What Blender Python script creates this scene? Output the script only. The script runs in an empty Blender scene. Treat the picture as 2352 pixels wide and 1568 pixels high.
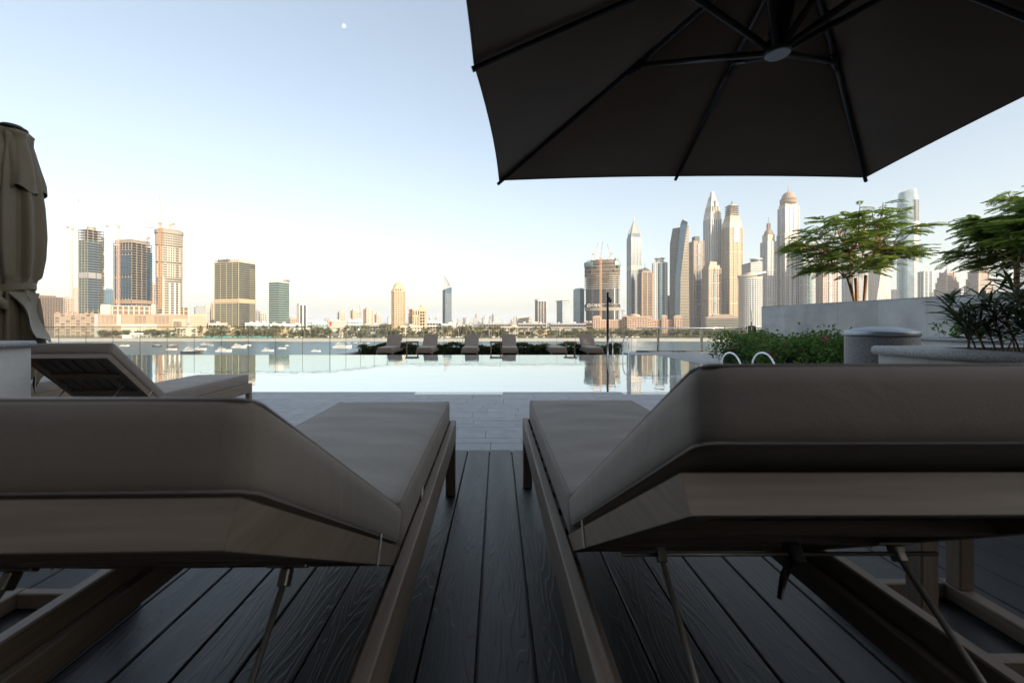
import bpy, math, random
from mathutils import Matrix, Vector
R = math.radians
random.seed(7)
SC = bpy.context.scene
COL = SC.collection

# ---------------------------------------------------------------- camera
CAMZ, FPX, VX, VY = 1.08, 930.0, 1143.0, 740.0      # eye height, focal length and vanishing point in a 2352 px wide frame
cd = bpy.data.cameras.new('camera'); cam = bpy.data.objects.new('camera', cd); COL.objects.link(cam)
cam.location = (0, 0, CAMZ); cam.rotation_euler = (R(90), 0, 0)
cd.sensor_width = 36; cd.lens = FPX / 2352 * 36
cd.shift_x = (1176 - VX) / 2352; cd.shift_y = -(784 - VY) / 2352
cd.clip_start = .05; cd.clip_end = 60000
cd.dof.use_dof = True; cd.dof.focus_distance = 9; cd.dof.aperture_fstop = 4.5
SC.camera = cam

# ---------------------------------------------------------------- sky, sun, exposure
SUN_EL, SUN_AZ = R(17), R(38)       # height of the sun; it stands behind the camera, this far round to the right
w = bpy.data.worlds.new('World'); SC.world = w; w.use_nodes = True
nt = w.node_tree; bg = nt.nodes['Background']
sky = nt.nodes.new('ShaderNodeTexSky'); sky.sky_type = 'NISHITA'; sky.sun_disc = False
sky.sun_elevation = SUN_EL; sky.sun_rotation = math.pi - SUN_AZ
sky.altitude = 0; sky.air_density = 1.0; sky.dust_density = 2.5; sky.ozone_density = .1
hs_ = nt.nodes.new('ShaderNodeHueSaturation'); hs_.inputs['Saturation'].default_value = .86     # a milky, hazy sky
gm_ = nt.nodes.new('ShaderNodeGamma'); gm_.inputs[1].default_value = .77     # soft, even brightness
nt.links.new(sky.outputs[0], gm_.inputs[0]); nt.links.new(gm_.outputs[0], hs_.inputs['Color']); nt.links.new(hs_.outputs[0], bg.inputs[0]); bg.inputs[1].default_value = .15
sd = bpy.data.lights.new('sun', 'SUN'); sun = bpy.data.objects.new('sun', sd); COL.objects.link(sun)
sd.energy = 3.7; sd.angle = R(.5); sd.color = (1, .85, .66)
tosun = Vector((math.sin(SUN_AZ) * math.cos(SUN_EL), -math.cos(SUN_AZ) * math.cos(SUN_EL), math.sin(SUN_EL)))
sun.rotation_euler = tosun.to_track_quat('Z', 'Y').to_euler()
sun.location = (20, -30, 60)
SC.view_settings.view_transform = 'Standard'; SC.view_settings.look = 'None'
SC.view_settings.exposure = 1.33; SC.view_settings.gamma = 1; SC.view_settings.use_curve_mapping = False
SC.render.engine = 'CYCLES'
SC.cycles.use_denoising = True
SC.cycles.max_bounces = 8; SC.cycles.diffuse_bounces = 3; SC.cycles.glossy_bounces = 4
SC.cycles.transparent_max_bounces = 24; SC.cycles.volume_bounces = 1
SC.cycles.caustics_reflective = False; SC.cycles.caustics_refractive = False
SC.cycles.sample_clamp_indirect = 6

# ---------------------------------------------------------------- materials
MATS = {}
def mat(name, col, rough=.6, metal=0, var=.1, scale=2., bump=0, bscale=30., spec=.5, alpha=None, obvar=0, stretch=None, var2=None):
    if name in MATS: return MATS[name]
    m = bpy.data.materials.new(name); m.use_nodes = True; MATS[name] = m
    n = m.node_tree.nodes; l = m.node_tree.links; p = n['Principled BSDF']
    p.inputs['Roughness'].default_value = rough; p.inputs['Metallic'].default_value = metal
    p.inputs['Specular IOR Level'].default_value = spec
    tc = n.new('ShaderNodeTexCoord'); mp = n.new('ShaderNodeMapping'); l.new(tc.outputs['Object'], mp.inputs[0])
    if stretch: mp.inputs['Scale'].default_value = stretch
    nz = n.new('ShaderNodeTexNoise'); nz.inputs['Scale'].default_value = scale; nz.inputs['Detail'].default_value = 6
    l.new(mp.outputs[0], nz.inputs[0])
    rp = n.new('ShaderNodeValToRGB'); l.new(nz.outputs[0], rp.inputs[0])
    rp.color_ramp.elements[0].position = .3; rp.color_ramp.elements[1].position = .7
    c2 = var2 or col
    rp.color_ramp.elements[0].color = [c * (1 - var) for c in col] + [1]
    rp.color_ramp.elements[1].color = [min(1, c * (1 + var)) for c in c2] + [1]
    out = rp.outputs[0]
    if obvar:
        oi = n.new('ShaderNodeObjectInfo'); hs = n.new('ShaderNodeHueSaturation'); mr = n.new('ShaderNodeMapRange')
        mr.inputs[3].default_value = 1 - obvar; mr.inputs[4].default_value = 1 + obvar
        l.new(oi.outputs['Random'], mr.inputs[0]); l.new(mr.outputs[0], hs.inputs['Value']); l.new(out, hs.inputs['Color']); out = hs.outputs[0]
    l.new(out, p.inputs['Base Color'])
    if bump:
        bz = n.new('ShaderNodeTexNoise'); bz.inputs['Scale'].default_value = bscale; bz.inputs['Detail'].default_value = 4
        l.new(mp.outputs[0], bz.inputs[0]); bp = n.new('ShaderNodeBump'); bp.inputs['Strength'].default_value = bump
        bp.inputs['Distance'].default_value = .02
        l.new(bz.outputs[0], bp.inputs['Height']); l.new(bp.outputs[0], p.inputs['Normal'])
    return m
def leafmat(name, c1, c2, trans=.35, scale=3.):
    m = mat(name, c1, .5, 0, .25, scale, var2=c2, obvar=.15)
    n = m.node_tree.nodes; l = m.node_tree.links; p = n['Principled BSDF']
    t = n.new('ShaderNodeBsdfTranslucent'); mx = n.new('ShaderNodeMixShader'); mx.inputs[0].default_value = trans
    src = p.inputs['Base Color'].links[0].from_socket
    l.new(src, t.inputs[0]); l.new(p.outputs[0], mx.inputs[1]); l.new(t.outputs[0], mx.inputs[2])
    l.new(mx.outputs[0], n['Material Output'].inputs[0])
    return m

# ---------------------------------------------------------------- mesh helpers
class MB:
    def __init__(s): s.v = []; s.f = []; s.sm = []
    def add(s, vs, fs, sm=False, M=None):
        o = len(s.v)
        s.v += [tuple(M @ Vector(p)) for p in vs] if M is not None else [tuple(p) for p in vs]
        s.f += [tuple(i + o for i in f) for f in fs]; s.sm += [sm] * len(fs)
        return s
    def b(s, x0, x1, y0, y1, z0, z1, M=None):
        return s.add([(x0,y0,z0),(x1,y0,z0),(x1,y1,z0),(x0,y1,z0),(x0,y0,z1),(x1,y0,z1),(x1,y1,z1),(x0,y1,z1)],
                     [(0,3,2,1),(4,5,6,7),(0,1,5,4),(1,2,6,5),(2,3,7,6),(3,0,4,7)], M=M)
    def cb(s, x0, x1, y0, y1, z0, z1, c=.003, M=None):       # box with chamfered edges
        c = min(c, (x1-x0)*.45, (y1-y0)*.45, (z1-z0)*.45)
        vs = []; X = (x0, x1); Y = (y0, y1); Z = (z0, z1); sg = (1, -1)
        for i in (0,1):
            for j in (0,1):
                for k in (0,1):
                    a = X[i]; b_ = Y[j]; d = Z[k]; ia = a + sg[i]*c; jb = b_ + sg[j]*c; kd = d + sg[k]*c
                    vs += [(a, jb, kd), (ia, b_, kd), (ia, jb, d)]
        I = lambda i,j,k,a: (i*4+j*2+k)*3+a
        fs = [(I(0,0,0,0),I(0,0,1,0),I(0,1,1,0),I(0,1,0,0)),(I(1,0,0,0),I(1,1,0,0),I(1,1,1,0),I(1,0,1,0)),
              (I(0,0,0,1),I(1,0,0,1),I(1,0,1,1),I(0,0,1,1)),(I(0,1,0,1),I(0,1,1,1),I(1,1,1,1),I(1,1,0,1)),
              (I(0,0,0,2),I(0,1,0,2),I(1,1,0,2),I(1,0,0,2)),(I(0,0,1,2),I(1,0,1,2),I(1,1,1,2),I(0,1,1,2))]
        for j in (0,1):
            for k in (0,1): fs.append((I(0,j,k,1),I(1,j,k,1),I(1,j,k,2),I(0,j,k,2)))
        for i in (0,1):
            for k in (0,1): fs.append((I(i,0,k,0),I(i,1,k,0),I(i,1,k,2),I(i,0,k,2)))
        for i in (0,1):
            for j in (0,1): fs.append((I(i,j,0,0),I(i,j,1,0),I(i,j,1,1),I(i,j,0,1)))
        for i in (0,1):
            for j in (0,1):
                for k in (0,1): fs.append((I(i,j,k,0),I(i,j,k,1),I(i,j,k,2)))
        return s.add(vs, fs, M=M)
    def tube(s, pts, r, n=8, closed=False, cap=True):
        pts = [Vector(p) for p in pts]; m = len(pts); rs = r if isinstance(r, (list, tuple)) else [r]*m
        vs = []; fs = []; ref = None
        for i, p in enumerate(pts):
            a = pts[(i-1) % m] if (closed or i) else p; c = pts[(i+1) % m] if (closed or i < m-1) else p
            t = (c - a).normalized()
            if ref is None: ref = Vector((0,0,1)) if abs(t.z) < .9 else Vector((1,0,0))
            u = t.cross(ref)
            u = u.normalized() if u.length > 1e-6 else Vector((1,0,0))
            v = u.cross(t).normalized(); ref = v
            for k in range(n):
                an = 2*math.pi*k/n; vs.append(p + (u*math.cos(an) + v*math.sin(an))*rs[i])
        for i in range(m if closed else m-1):
            i2 = (i+1) % m
            for k in range(n):
                k2 = (k+1) % n; fs.append((i*n+k, i*n+k2, i2*n+k2, i2*n+k))
        s.add(vs, fs, True)
        if cap and not closed:
            o = len(s.v) - m*n
            s.f += [tuple(o+k for k in range(n)), tuple(o+(m-1)*n+k for k in reversed(range(n)))]; s.sm += [False, False]
        return s
    def lathe(s, prof, n=32, c=(0,0,0), sm=True, a0=0., sq=None, M=None):
        vs = []; fs = []
        for r, z in prof:
            for k in range(n):
                an = a0 + 2*math.pi*k/n; q = 1
                vs.append((c[0]+r*math.cos(an)*q, c[1]+r*math.sin(an)*(sq or 1), c[2]+z))
        for i in range(len(prof)-1):
            for k in range(n):
                k2 = (k+1) % n; fs.append((i*n+k, i*n+k2, (i+1)*n+k2, (i+1)*n+k))
        s.add(vs, fs, sm, M); o = len(s.v) - len(vs)
        s.f += [tuple(o+k for k in reversed(range(n))), tuple(o+(len(prof)-1)*n+k for k in range(n))]; s.sm += [False, False]
        return s
    def prism(s, poly, z0, z1, M=None, top=None, sm=False):
        n = len(poly); tp = top or poly
        vs = [(x,y,z0) for x,y in poly] + [(x,y,z1) for x,y in tp]
        fs = [tuple(reversed(range(n))), tuple(range(n,2*n))] + [(i,(i+1)%n,(i+1)%n+n,i+n) for i in range(n)]
        s.add(vs, fs, False, M)
        if sm:
            for i in range(n): s.sm[-1-i] = True
        return s
    def mesh(s, name, m):
        me = bpy.data.meshes.new(name); me.from_pydata(s.v, [], s.f); me.materials.append(m)
        if any(s.sm): me.polygons.foreach_set('use_smooth', s.sm)
        me.update(); return me
    def build(s, name, m, parent=None, world=False, **tags):
        return link(name, s.mesh(name, m), parent, world, **tags)
def link(name, me, parent=None, world=False, loc=None, rot=None, **tags):
    o = bpy.data.objects.new(name, me); COL.objects.link(o)
    if parent is not None:
        o.parent = parent
        if world: o.matrix_parent_inverse = parent.matrix_basis.inverted()
    if loc is not None: o.location = loc
    if rot is not None: o.rotation_euler = rot
    for k, v in tags.items(): o[k] = v
    return o
def thing(name, label, cat, loc=(0,0,0), rz=0, group=None, scale=None):
    o = bpy.data.objects.new(name, None); COL.objects.link(o); o.location = loc; o.rotation_euler = (0,0,rz)
    if scale: o.scale = scale
    o['label'] = label; o['category'] = cat
    if group: o['group'] = group
    return o
def tag(o, label, cat, group=None):
    o['label'] = label; o['category'] = cat
    if group: o['group'] = group
    return o
def dup(root, loc, rz=None, label=None, group=None, scale=None):
    def cp(o, par):
        c = o.copy(); COL.objects.link(c); c.parent = par
        for ch in KIDS.get(o.name, []): cp(ch, c)
        return c
    r = cp(root, None); r.location = loc
    if rz is not None: r.rotation_euler = (0,0,rz)
    if scale: r.scale = scale
    if label: r['label'] = label
    if group: r['group'] = group
    return r
KIDS = {}
def kids(*roots):
    def rec(o):
        KIDS[o.name] = [c for c in bpy.data.objects if c.parent == o]
        for c in KIDS[o.name]: rec(c)
    for r in roots: rec(r)
def roundbox(sx, sy, sz, r, n=(10,14,4), puff=0., wr=0., seed=0):
    """soft rounded box centred on the origin; returns verts, faces"""
    rnd = random.Random(seed); ph = [rnd.uniform(0,6.28) for _ in range(8)]
    hx, hy, hz = sx/2, sy/2, sz/2; vs = {}; V = []; F = []
    def coords(n, h):   # denser towards the rim
        return [h*math.sin(math.pi/2*(2*i/n-1))*.35 + h*(2*i/n-1)*.65 for i in range(n+1)]
    cx, cy, cz = coords(n[0],hx), coords(n[1],hy), coords(n[2],hz)
    def vid(i,j,k):
        if (i,j,k) in vs: return vs[(i,j,k)]
        p = Vector((cx[i],cy[j],cz[k])); q = Vector((max(-hx+r,min(hx-r,p.x)),max(-hy+r,min(hy-r,p.y)),max(-hz+r,min(hz-r,p.z))))
        d = p-q
        if d.length > 1e-9: p = q + d.normalized()*r
        fx, fy = p.x/hx, p.y/hy
        if puff:
            p.z += (1 if p.z > 0 else -.4)*puff*(1-fx**4)*(1-fy**4)
            e = 1-(p.z/(hz+puff))**2
            p.x += puff*.5*fx*e*(1-fy**6); p.y += puff*.5*fy*e*(1-fx**6)
        if wr and p.z > 0:
            p.z += wr*(math.sin(p.y*31+ph[0]+1.5*math.sin(p.x*6+ph[1]))*.5+math.sin(p.y*17+p.x*9+ph[2])*.5)*(1-fx**6)*(1-fy**6)
        vs[(i,j,k)] = len(V); V.append(p); return vs[(i,j,k)]
    for k in (0,n[2]):
        for i in range(n[0]):
            for j in range(n[1]):
                q = (vid(i,j,k),vid(i+1,j,k),vid(i+1,j+1,k),vid(i,j+1,k)); F.append(q if k else q[::-1])
    for j in (0,n[1]):
        for i in range(n[0]):
            for k in range(n[2]):
                q = (vid(i,j,k),vid(i+1,j,k),vid(i+1,j,k+1),vid(i,j,k+1)); F.append(q[::-1] if j else q)
    for i in (0,n[0]):
        for j in range(n[1]):
            for k in range(n[2]):
                q = (vid(i,j,k),vid(i,j+1,k),vid(i,j+1,k+1),vid(i,j,k+1)); F.append(q if i else q[::-1])
    return V, F
def PX(px, D): return (px - VX) / FPX * D
def PZ(py, D): return CAMZ - (py - VY) / FPX * D
# ================================================================ THE TERRACE
def deckmat():
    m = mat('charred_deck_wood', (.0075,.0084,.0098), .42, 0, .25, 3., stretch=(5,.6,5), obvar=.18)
    n = m.node_tree.nodes; l = m.node_tree.links; p = n['Principled BSDF']
    tc = n.new('ShaderNodeTexCoord'); oi = n.new('ShaderNodeObjectInfo'); cx = n.new('ShaderNodeCombineXYZ')
    mu = n.new('ShaderNodeMath'); mu.operation = 'MULTIPLY'; mu.inputs[1].default_value = 37
    l.new(oi.outputs['Random'], mu.inputs[0]); l.new(mu.outputs[0], cx.inputs[0]); l.new(mu.outputs[0], cx.inputs[1])
    va = n.new('ShaderNodeVectorMath'); va.operation = 'ADD'; l.new(tc.outputs['Object'], va.inputs[0]); l.new(cx.outputs[0], va.inputs[1])
    mp = n.new('ShaderNodeMapping'); mp.inputs['Scale'].default_value = (8.,.8,1); l.new(va.outputs[0], mp.inputs[0])
    nz = n.new('ShaderNodeTexNoise'); nz.inputs['Scale'].default_value = 1; nz.inputs['Detail'].default_value = 2.0; nz.inputs['Distortion'].default_value = .12
    l.new(mp.outputs[0], nz.inputs[0])
    m2 = n.new('ShaderNodeMath'); m2.operation = 'MULTIPLY'; m2.inputs[1].default_value = 130; l.new(nz.outputs[0], m2.inputs[0])
    s = n.new('ShaderNodeMath'); s.operation = 'SINE'; l.new(m2.outputs[0], s.inputs[0])
    rp = n.new('ShaderNodeValToRGB'); rp.color_ramp.elements[0].position = .0; rp.color_ramp.elements[1].position = .45
    l.new(s.outputs[0], rp.inputs[0])
    bp = n.new('ShaderNodeBump'); bp.inputs['Strength'].default_value = .3; bp.inputs['Distance'].default_value = .003
    l.new(rp.outputs[0], bp.inputs['Height']); l.new(bp.outputs[0], p.inputs['Normal'])
    mr = n.new('ShaderNodeMapRange'); mr.inputs[3].default_value = .36; mr.inputs[4].default_value = .55
    l.new(nz.outputs[0], mr.inputs[0]); l.new(mr.outputs[0], p.inputs['Roughness'])
    return m
M_deck = deckmat()
M_tile = mat('grey_stone_tile', (.255,.268,.288), .5, 0, .12, 6., bump=.1, bscale=60., obvar=.045, spec=.4)
M_wet = mat('wet_grey_stone', (.23,.24,.26), .06, 0, .1, 6., spec=1.0)
M_grout = mat('dark_grout', (.05,.05,.055), .9, 0, .2, 8.)
M_conc = mat('grey_cladding_stone', (.47,.475,.47), .6, 0, .2, 1.7, bump=.15, bscale=25., obvar=.10)
def granite(name, a, b):
    m = mat(name, a, .55, 0, .2, 4., obvar=.04)
    n = m.node_tree.nodes; l = m.node_tree.links; p = n['Principled BSDF']
    tc = n.new('ShaderNodeTexCoord'); vo = n.new('ShaderNodeTexNoise'); vo.inputs['Scale'].default_value = 150; vo.inputs['Detail'].default_value = 1
    l.new(tc.outputs['Object'], vo.inputs[0]); rp = n.new('ShaderNodeValToRGB'); l.new(vo.outputs[0], rp.inputs[0])
    e = rp.color_ramp.elements; e[0].position = .42; e[1].position = .6; e[0].color = list(a)+[1]; e[1].color = list(b)+[1]
    l.new(rp.outputs[0], p.inputs['Base Color']); return m
M_gran = granite('speckled_granite', (.17,.175,.18), (.35,.355,.36))
M_dgran = granite('dark_speckled_granite', (.05,.05,.052), (.17,.17,.175))
M_steel = mat('brushed_steel', (.62,.63,.65), .16, 1, .05, 30.)
M_black = mat('black_powder_coat', (.012,.012,.014), .4, 0, .2, 9.)
M_soil = mat('dark_soil', (.03,.022,.016), .95, 0, .4, 12., bump=.6, bscale=40.)
def glassmat(name, tint, refl):
    m = bpy.data.materials.new(name); m.use_nodes = True; n = m.node_tree.nodes; l = m.node_tree.links
    n.remove(n['Principled BSDF']); t = n.new('ShaderNodeBsdfTransparent'); t.inputs[0].default_value = (*tint,1)
    g = n.new('ShaderNodeBsdfGlossy'); g.inputs['Roughness'].default_value = .01
    fr = n.new('ShaderNodeLayerWeight'); fr.inputs[0].default_value = .5; pw = n.new('ShaderNodeMath'); pw.operation = 'POWER'; pw.inputs[1].default_value = 4; l.new(fr.outputs['Facing'], pw.inputs[0])
    mu = n.new('ShaderNodeMath'); mu.operation = 'MULTIPLY_ADD'; mu.inputs[1].default_value = refl; mu.inputs[2].default_value = .04; l.new(pw.outputs[0], mu.inputs[0])
    mx = n.new('ShaderNodeMixShader'); l.new(mu.outputs[0], mx.inputs[0]); l.new(t.outputs[0], mx.inputs[1]); l.new(g.outputs[0], mx.inputs[2])
    l.new(mx.outputs[0], n['Material Output'].inputs[0]); return m
M_glass = glassmat('clear_balustrade_glass', (.94,.97,.96), .9)
def watermat(name, col, scale, strength, rough, fac, stretch=(1,1,1)):
    m = bpy.data.materials.new(name); m.use_nodes = True; n = m.node_tree.nodes; l = m.node_tree.links
    p = n['Principled BSDF']; p.inputs['Base Color'].default_value = (*col,1); p.inputs['Roughness'].default_value = rough
    p.inputs['IOR'].default_value = 1.33
    g = n.new('ShaderNodeBsdfGlossy'); g.inputs['Roughness'].default_value = rough; g.inputs['Color'].default_value = (.93,.96,.97,1)
    tc = n.new('ShaderNodeTexCoord'); mp = n.new('ShaderNodeMapping'); mp.inputs['Scale'].default_value = stretch; l.new(tc.outputs['Object'], mp.inputs[0])
    nz = n.new('ShaderNodeTexNoise'); nz.inputs['Scale'].default_value = scale; nz.inputs['Detail'].default_value = 3; l.new(mp.outputs[0], nz.inputs[0])
    bp = n.new('ShaderNodeBump'); bp.inputs['Strength'].default_value = strength; bp.inputs['Distance'].default_value = .1
    l.new(nz.outputs[0], bp.inputs['Height']); l.new(bp.outputs[0], p.inputs['Normal']); l.new(bp.outputs[0], g.inputs['Normal'])
    mx = n.new('ShaderNodeMixShader'); mx.inputs[0].default_value = fac
    l.new(p.outputs[0], mx.inputs[1]); l.new(g.outputs[0], mx.inputs[2]); l.new(mx.outputs[0], n['Material Output'].inputs[0]); return m
M_pool = watermat('still_pool_water', (.16,.27,.32), 2.2, .028, .0, .66, (.6,1.1,1))

ZS, ZW, ZF = -.20, -.21, -.63            # stone floor, pool water, lower terrace beyond the pool
DE, PN, PFAR, PR, PL = 3.43, 7.46, 15.96, 6.28, -26.   # deck end, pool near / far edge, pool right / left edge
# deck of boards
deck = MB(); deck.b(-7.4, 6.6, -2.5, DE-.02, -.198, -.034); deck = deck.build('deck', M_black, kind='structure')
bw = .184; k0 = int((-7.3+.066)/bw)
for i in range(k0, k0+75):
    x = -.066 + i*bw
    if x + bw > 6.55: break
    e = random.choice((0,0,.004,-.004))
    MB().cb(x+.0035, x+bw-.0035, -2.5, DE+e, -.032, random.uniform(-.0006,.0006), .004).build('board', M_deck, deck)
MB().cb(-7.4, 6.55, DE+.006, DE+.03, -.195, -.02, .003).build('edge_trim', M_black, deck)
# stone floor: tiles near the pool are single pieces
yrow = [1029.5,1016.8,1005.6,988.5,979.9,972.7,965.9,959.2,947,937,931,926.7,916.8,905.5]
rows = [DE+.035] + [1.28*FPX/(y-VY) for y in yrow[1:]] + [PN]
rows = [rows[0], 3.6, 3.78, 3.95] + [r for r in rows[1:] if r > 4.15]
floor = MB()
for a in ((-40,PL-.0,-15.9,16), (PL,PR,DE+.031,PN-.02), (PR+.0,12,DE+.031,17.6), (-26,-7.42,-15.9,DE+.03), (6.6,12,-15.9,DE+.03), (-7.42,6.6,-15.9,-2.51)):
    floor.b(a[0],a[1],a[2],a[3],-.6,ZS-.012)
floor = floor.build('stone_floor', M_grout, kind='structure')
rest = MB(); rnd = random.Random(3); cnt = 0
for j in range(len(rows)-1):
    y0, y1 = rows[j], rows[j+1]; last = j == len(rows)-2; x = -11 + rnd.uniform(0,.5)
    while x < PR:
        wdt = rnd.choice((.45,.6,.75,.9)) if not last else rnd.choice((.9,1.25,1.6))
        x1 = min(x+wdt, PR); yc = (y0+y1)/2
        px = VX + (x+x1)/2/yc*FPX
        b = MB(); dz = rnd.uniform(-.001,.001)
        if x > -4.6 and x < 3.3 and px > 300 and cnt < 300:
            b.cb(x+.0016, x1-.0016, y0+.0016, y1-.0016, ZS-.02, ZS+dz, .003)
            b.build('tile', M_wet if (last and rnd.random() < .55) else M_tile, floor); cnt += 1
        else: rest.b(x+.0016, x1-.0016, y0+.0016, y1-.0016, ZS-.02, ZS+dz)
        x = x1
y = DE+.04                                                    # floor right of the pool and beside the deck
while y < 17.4:
    x = PR+.36
    while x < 9:
        rest.b(x+.003, x+.597, y+.003, y+.597, ZS-.02, ZS); x += .6
    y += .6
rest.build('paving', M_tile, floor, kind='stuff')
b = MB(); yy = PN
while yy < PFAR-.1: b.cb(PR+.012, PR+.345, yy+.003, yy+.85, ZS-.1, ZS, .006); yy += .853
b.build('coping', M_tile, floor, kind='stuff')
# pool
basin = MB(); basin.b(PL,PR,PN,PFAR+.0,-1.7,-1.6).b(PL,PR+.01,PN-.02,PN-.0,-1.6,ZS-.021).b(PL,PR,PFAR,PFAR+.12,-1.9,ZW-.004).b(PR,PR+.01,PN,PFAR,-1.6,ZS-.03)
basin.build('pool_basin', M_grout, kind='structure')
MB().add([(PL,PN,ZW),(PR,PN,ZW),(PR,PFAR+.06,ZW),(PL,PFAR+.06,ZW)], [(0,1,2,3)]).build('pool_water', M_pool, kind='structure')
# lower terrace and the podium that carries everything
lt = MB(); lt.b(-7.2, 8.0, 17.62, 21.95, -1.2, ZF); lt.prism([(-7.7,19.1),(-7.2,19.1),(-7.2,21.95),(-7.3,21.95)], -1.2, ZF+.18)
lt.build('lower_terrace', M_tile, kind='structure')
pd = MB(); pd.b(-90, 60, -15.9, 17.3, -21, -1.95).b(-8.2, 30, 17.3, 22.2, -21, -1.25).b(-60, -8.21, 17.3, 19.4, -21, -1.25)
pd.build('podium', M_conc, kind='structure')
MB().b(5.3, 12.2, 15.99, 17.61, -1.2, ZS-.002).build('far_paving', M_tile, kind='structure')
MB().b(9.4, 30, -15.9, 13.7, -1.2, 1.15).build('raised_planting_bed', M_soil, kind='structure')

# glass balustrades
def balustrade(label, p0, p1, z0, z1, n, style):
    t = thing('glass_balustrade', label, 'balustrade', (p0[0], p0[1], z0))
    a, c = Vector((*p0,0)), Vector((*p1,0)); d = (c-a); L = d.length; u = d/L; rz = math.atan2(u.y,u.x)
    Mx = Matrix.Rotation(rz,4,'Z')
    w_ = L/n
    for i in range(n):
        MB().b(i*w_+.006, (i+1)*w_-.006, -.006, .006, .02, z1-z0-.012, M=Mx).build('glass_panel', M_glass, t)
    if style == 'slim':
        MB().cb(-.005, L+.005, -.016, .016, z1-z0-.011, z1-z0+.012, .003, M=Mx).build('top_rail', M_black, t)
        for i in range(n+1): MB().b(i*w_-.0035, i*w_+.0035, -.008, .008, .0, z1-z0-.012, M=Mx).build('joint', M_black, t)
        MB().cb(0, L, -.03, .03, -.05, .019, .004, M=Mx).build('base_channel', M_black, t)
    else:
        MB().tube([Mx @ Vector((0,0,z1-z0)), Mx @ Vector((L,0,z1-z0))], .03, 10).build('top_rail', M_steel, t)
        for i in range(n+1):
            if i % 2 == 1: MB().cb(i*w_-.035, i*w_+.035, -.05, .05, 0, z1-z0-.028, .004, M=Mx).build('post', M_steel, t)
        MB().cb(0, L, -.05, .05, -.01, .055, .004, M=Mx).build('base_channel', M_black, t)
    return t
balustrade('frameless glass balustrade left of the hedge, at the open water edge', (-26.94,19.0), (-7.89,19.0), -.62, .855, 15, 'slim')
balustrade('short angled glass balustrade at the left end of the hedge', (-7.87,19.03), (-5.92,21.7), -.62, .80, 4, 'slim')
balustrade('glass balustrade behind the row of far loungers', (-5.9,21.72), (7.2,21.72), -.62, .76, 13, 'slim')
balustrade('glass balustrade with shiny steel handrail, right of the pool ladder', (6.0,17.5), (13.5,17.5), ZS, .83, 8, 'steel')

# retaining wall clad in stone panels
wl = thing('retaining_wall', 'tall grey stone retaining wall running along the right side', 'wall', (9.2,8,ZS))
MB().b(9.03, 9.36, 2.6, 13.78, -.6, 1.58).build('core', M_grout, wl, world=True)
rnd = random.Random(5)
for zr0, zr1, off in ((ZS, .62, 0), (.625, 1.585, .7)):
    y = 13.79
    while y > 2.6:
        y0 = max(2.6, y - rnd.choice((1.25,1.5,1.0)) + off*.2)
        MB().cb(9.0, 9.031, y0+.0015, y-.0015, zr0, zr1, .0015).build('panel', M_conc, wl, world=True); y = y0
MB().cb(9.0, 9.37, 13.785, 13.81, ZS, 1.585, .002).build('panel', M_conc, wl, world=True)
b = MB(); y = 13.81
while y > 2.6: b.cb(8.995, 9.375, y-1.6, y-.003, 1.586, 1.612, .003); y -= 1.6
b.build('cap', M_conc, wl, world=True)

# planters
def planter(label, x0, x1, y0, y1, z0, z1, nose, sides, seg):
    t = thing('stone_planter', label, 'planter', ((x0+x1)/2,(y0+y1)/2,z0))
    zc = z1 - nose
    MB().b(x0+.012, x1, y0+.012, y1-.012, z0, zc-.002).build('core', M_grout, t, world=True)
    y = y0
    while y < y1-.01:
        yy = min(y+seg*.5, y1)
        if 'l' in sides: MB().cb(x0-.002, x0+.0115, y+.001, yy-.001, z0, zc, .001).build('panel', M_conc, t, world=True)
        if 'r' in sides: MB().cb(x1+.0005, x1+.014, y+.001, yy-.001, z0, zc, .001).build('panel', M_conc, t, world=True)
        y = yy
    x = x0
    while x < x1-.01:
        xx = min(x+seg*.5, x1)
        if 'f' in sides: MB().cb(x+.001, xx-.001, y0-.002, y0+.0115, z0, zc, .001).build('panel', M_conc, t, world=True)
        if 'b' in sides: MB().cb(x+.001, xx-.001, y1-.0115, y1+.002, z0, zc, .001).build('panel', M_conc, t, world=True)
        x = xx
    r = nose/2
    def bull(a, c, out):        # coping with a rounded nose along a-c, nose towards out
        a, c, o = Vector(a), Vector(c), Vector(out); n = 10; wdt = .26
        prof = [(-wdt,-r),( -wdt,r)] + [(math.sin(q*math.pi/n)*r*1.0+.035, math.cos(q*math.pi/n)*r) for q in range(n+1)]
        m = len(prof); vs = [a + o*p + Vector((0,0,q)) for p,q in prof] + [c + o*p + Vector((0,0,q)) for p,q in prof]
        fs = [(i,(i+1)%m,(i+1)%m+m,i+m) for i in range(m)] + [tuple(reversed(range(m))), tuple(range(m,2*m))]
        mb = MB(); mb.add(vs, fs)
        for i in range(2, m-1): mb.sm[i] = True
        mb.build('coping', M_gran, t, world=True)
    zz = zc + r + .001
    y = y1
    if 'l' in sides:
        while y > y0+.01:
            yy = max(y-seg, y0); bull((x0,yy+.003,zz),(x0,y-.003,zz),(-1,0,0)); y = yy
    if 'r' in sides: bull((x1,y0,zz),(x1,y1,zz),(1,0,0))
    if 'f' in sides: bull((x0+.27 if 'l' in sides else x0,y0,zz),(x1-.27,y0,zz),(0,-1,0))
    if 'b' in sides: bull((x0+.27,y1-.0,zz),(x1,y1-.0,zz),(0,1,0))
    MB().b(x0+.2, x1-.02, y0+.1, y1-.2, z0, z1-.03).build('soil', M_soil, t, world=True)
    return t
planter('stone planter with rounded granite coping at right, dark leafy bush in it', 3.34, 5.3, -1.0, 3.55, 0, .875, .075, 'lb', 1.18)
planter('stone planter block at left edge in front of the closed umbrella', -6.0, -3.70, 2.2, 3.2, 0, .935, .05, 'rf', 1.2)
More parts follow.
